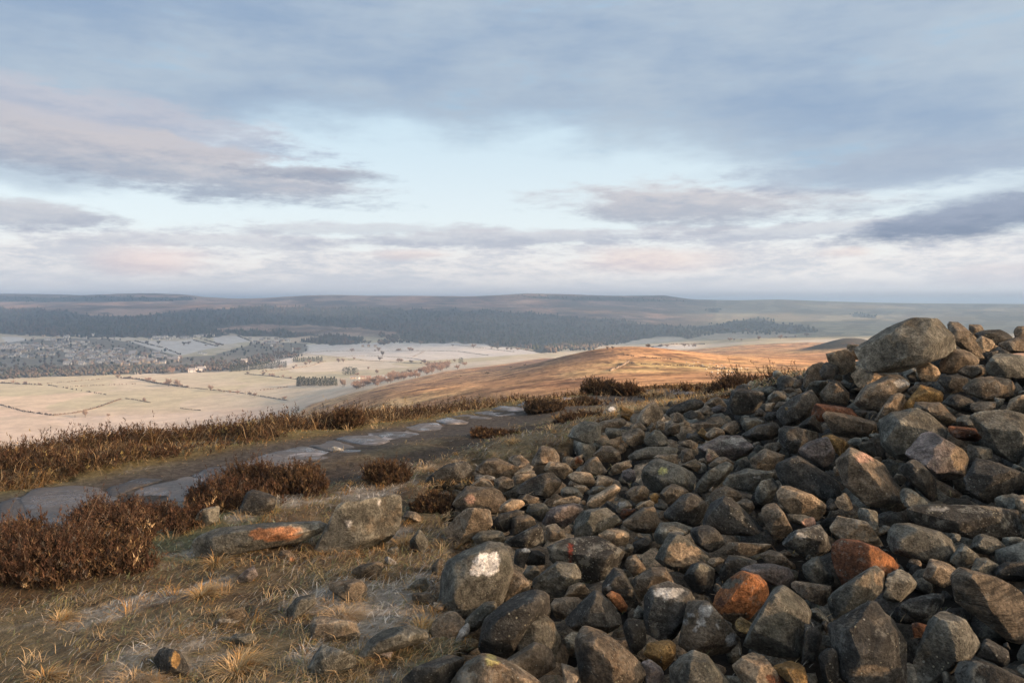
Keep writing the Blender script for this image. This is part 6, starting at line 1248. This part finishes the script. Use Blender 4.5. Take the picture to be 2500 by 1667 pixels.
def tower():
    p = ground_at(715, 858, 1500, 6000); H = 9.5 * p[1] / FPX; bm = bmesh.new(); N = 10
    prof = [(.27, -.1), (.25, .06), (.20, .10), (.17, .55), (.16, .80), (.20, .84), (.20, .90), (.10, 1.0), (.01, 1.08)]
    V = [(math.cos(a) * rr * H, math.sin(a) * rr * H, z * H) for rr, z in prof for a in np.arange(N) * 2 * math.pi / N]; F = [[i * N + j, i * N + (j + 1) % N, (i + 1) * N + (j + 1) % N, (i + 1) * N + j] for i in range(len(prof) - 1) for j in range(N)]
    tag(obj('tower', new_mesh('tower', np.array(V), np.array(F), np.tile([.62, .58, .52], (len(V), 1))), M_HOUSE, None, p), 'small white round tower beside the orange-tinted tree', 'tower')
tower()
def sheep_mesh():
    V, F, C = [], [], []; nv = 0
    def blob(c, s, col, lv=1):
        nonlocal nv
        D, f = ICO[1]; v = D * np.array(s) + np.array(c); V.append(v); F.append(f + nv); C.append(np.tile(np.array(col), (len(v), 1))); nv += len(v)
    blob((0, 0, .62), (.55, .30, .30), (.62, .58, .50)); blob((.62, 0, .72), (.17, .11, .13), (.5, .46, .4)); blob((.5, 0, .72), (.16, .15, .17), (.6, .56, .48))
    for sx_ in (-.32, .32):
        for sy_ in (-.15, .15):
            v, f = tri(*tube((sx_, sy_, .45), (sx_, sy_, 0), .06, .045)); V.append(v); F.append(f + nv); C.append(np.tile(np.array([.3, .27, .24]), (len(v), 1))); nv += len(v)
    return new_mesh('sheep', np.concatenate(V), np.concatenate(F), np.concatenate(C), True)
SHEEP = sheep_mesh(); sr = np.random.default_rng(88)
def flock(pts, label, group, lo):
    for px, py in pts:
        p = ground_at(px, py, lo, 4000)
        if p is None: continue
        o = obj('sheep', SHEEP, M_HOUSE, None, p); o.rotation_euler = (0, 0, sr.uniform(0, 6.28)); s = sr.uniform(1.0, 1.25); o.scale = (s, s, s); tag(o, label, 'sheep', group)
flock([(1340 + x / 3.794, 780 + y / 3.794) for x, y in [(1275, 405), (1345, 410), (1300, 432), (1340, 440), (1420, 425), (1430, 438), (1490, 420), (1530, 410), (1600, 432), (1455, 470), (1510, 500), (1565, 480), (1565, 510), (1600, 495), (1605, 515), (1560, 440), (1620, 465), (1665, 485), (1650, 520), (1665, 515), (1690, 470), (1755, 465), (1780, 462), (1820, 465), (1840, 460), (1630, 450), (1590, 460), (1700, 500), (1480, 450), (1380, 400)]], 'white sheep grazing on the sunlit shoulder of moorland', 'sheep on the sunlit shoulder', 200)
flock([(sr.uniform(360, 470), sr.uniform(950, 985)) for _ in range(40)], 'sheep dotted over the pale valley pasture', 'sheep in the valley pasture', 1000)
# small outcrop on the moor just below the brow
orr = np.random.default_rng(14)
for i in range(16):
    px, py = orr.uniform(1395, 1490), orr.uniform(921, 930); p = ground_at(px, py, 120, 1000)
    if p is None: continue
    s = orr.uniform(1.0, 2.2) * p[1] / FPX; V, F = rock_shape(random_rock_pts(orr, s * 1.4, s, s * .8), 14, 1, 3000 + i, .9)
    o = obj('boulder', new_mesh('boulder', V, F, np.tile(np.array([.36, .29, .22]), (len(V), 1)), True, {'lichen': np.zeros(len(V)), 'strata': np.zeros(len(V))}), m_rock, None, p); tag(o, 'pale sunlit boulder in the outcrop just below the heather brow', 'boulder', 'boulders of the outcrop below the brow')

# ------------------------------------------------------------------ air
def haze():
    m = bpy.data.materials.new('haze'); m.use_nodes = True; nt = m.node_tree; nt.nodes.clear()
    v = nt.nodes.new('ShaderNodeVolumePrincipled'); o = nt.nodes.new('ShaderNodeOutputMaterial'); nt.links.new(v.outputs[0], o.inputs['Volume'])
    v.inputs['Color'].default_value = (.44, .67, 1.0, 1); v.inputs['Density'].default_value = HAZE_D; v.inputs['Anisotropy'].default_value = .2
    x0, x1, y0, y1, z0, z1 = -40000, 40000, -3000, 41000, -420, 118
    V = [(x, y, z) for z in (z0, z1) for y in (y0, y1) for x in (x0, x1)]; F = [(0, 2, 3, 1), (4, 5, 7, 6), (0, 1, 5, 4), (2, 6, 7, 3), (0, 4, 6, 2), (1, 3, 7, 5)]
    me = bpy.data.meshes.new('haze'); me.from_pydata(V, [], F); tag(obj('haze', me, m), 'thin bluish winter haze filling the valley air', 'haze', None, 'stuff')
HAZE_D = 0.000098
haze()
# unseen cloud added towards the sun, shaped to shade town and far hills
def shade_cloud():
    alt = 4000.0; ox, oy = 4200 / math.tan(R(SUN_EL)) * math.sin(R(SUN_AZ)), 4200 / math.tan(R(SUN_EL)) * math.cos(R(SUN_AZ)); nx, ny = 90, 60
    gx, gy = np.meshgrid(np.linspace(-14000, 16000, nx), np.linspace(1500, 15000, ny)); x, y = gx.ravel(), gy.ravel()
    edge = np.interp(x, [-14000, -1900, -1000, -300, 700, 1500, 16000], [2200, 2400, 2650, 3800, 3700, 3200, 3100]) + 260 * fbm(x / 700, y / 700, oct=3, seed=203)
    thick = 260 * np.clip((y - edge) / 400, -.2, 1) * (1 + .6 * fbm(x / 900, y / 900, oct=3, seed=205)); ok = ((y > edge) & ((y < 5800) | (fbm(x / 1500, y / 1300, oct=3, seed=207) < .14))).reshape(ny, nx)
    top = np.stack([x + ox, y + oy, alt + np.maximum(thick, 2)], 1); bot = np.stack([x + ox, y + oy, alt - .25 * np.maximum(thick, 0)], 1); i = np.arange(nx * ny).reshape(ny, nx); F = []
    for j in range(ny - 1):
        for k in range(nx - 1):
            if ok[j, k] and ok[j + 1, k] and ok[j, k + 1] and ok[j + 1, k + 1]: q = [i[j, k], i[j, k + 1], i[j + 1, k + 1], i[j + 1, k]]; F.append(q); F.append([v + nx * ny for v in q[::-1]])
    m, g, b = mat_new('cloud'); b.inputs['Base Color'].default_value = (.9, .9, .9, 1); b.inputs['Roughness'].default_value = 1
    tag(obj('shade_cloud', new_mesh('shade_cloud', np.concatenate([top, bot]), np.array(F), None, True), m), 'unseen cloud added towards the sun to shade town and far hills', None, None, 'structure')
shade_cloud()
# unseen low cloud, added out of frame to dim the sun on the hilltop
def dimming_cloud():
    t = 330 / sz; c = np.array([sx, sy, sz]) * t; nx = 48; gx, gy = np.meshgrid(np.linspace(-1, 1, nx), np.linspace(-1, 1, nx)); x, y = gx.ravel(), gy.ravel()
    rr = np.hypot(x, y) + .15 * fbm(x * 2 + 5, y * 2, oct=3, seed=211); th = 9 * np.sqrt(np.clip(1 - rr ** 2, 0, 1)) * (1 + .4 * fbm(x * 4, y * 4, oct=3, seed=213)); ok = (rr < .97).reshape(nx, nx)
    P = np.stack([c[0] + x * 95, c[1] + y * 55], 1); V = np.concatenate([np.c_[P, c[2] + th], np.c_[P, c[2] - .4 * th - .2]]); i = np.arange(nx * nx).reshape(nx, nx); F = []
    for j in range(nx - 1):
        for k in range(nx - 1):
            if ok[j:j + 2, k:k + 2].all(): q = [i[j, k], i[j, k + 1], i[j + 1, k + 1], i[j + 1, k]]; F.append(q); F.append([v + nx * nx for v in q[::-1]])
    m = bpy.data.materials.new('dimming_veil'); m.use_nodes = True; nt = m.node_tree; nt.nodes.clear(); g = G(nt)
    d = g.n('ShaderNodeBsdfDiffuse'); d.inputs['Color'].default_value = (.9, .9, .9, 1); tr = g.n('ShaderNodeBsdfTransparent'); mx = g.n('ShaderNodeMixShader'); mx.inputs[0].default_value = DIMMING; o = g.n('ShaderNodeOutputMaterial')
    nt.links.new(tr.outputs[0], mx.inputs[1]); nt.links.new(d.outputs[0], mx.inputs[2]); nt.links.new(mx.outputs[0], o.inputs['Surface'])
    tag(obj('dimming_cloud', new_mesh('dimming_cloud', V, np.array(F), None, True), m), 'unseen thin cloud added to dim the sun on the hilltop', None, None, 'structure')
DIMMING = .40
dimming_cloud()
scene.cycles.use_denoising = True
scene.cycles.max_bounces = 6; scene.cycles.diffuse_bounces = 3; scene.cycles.volume_bounces = 0
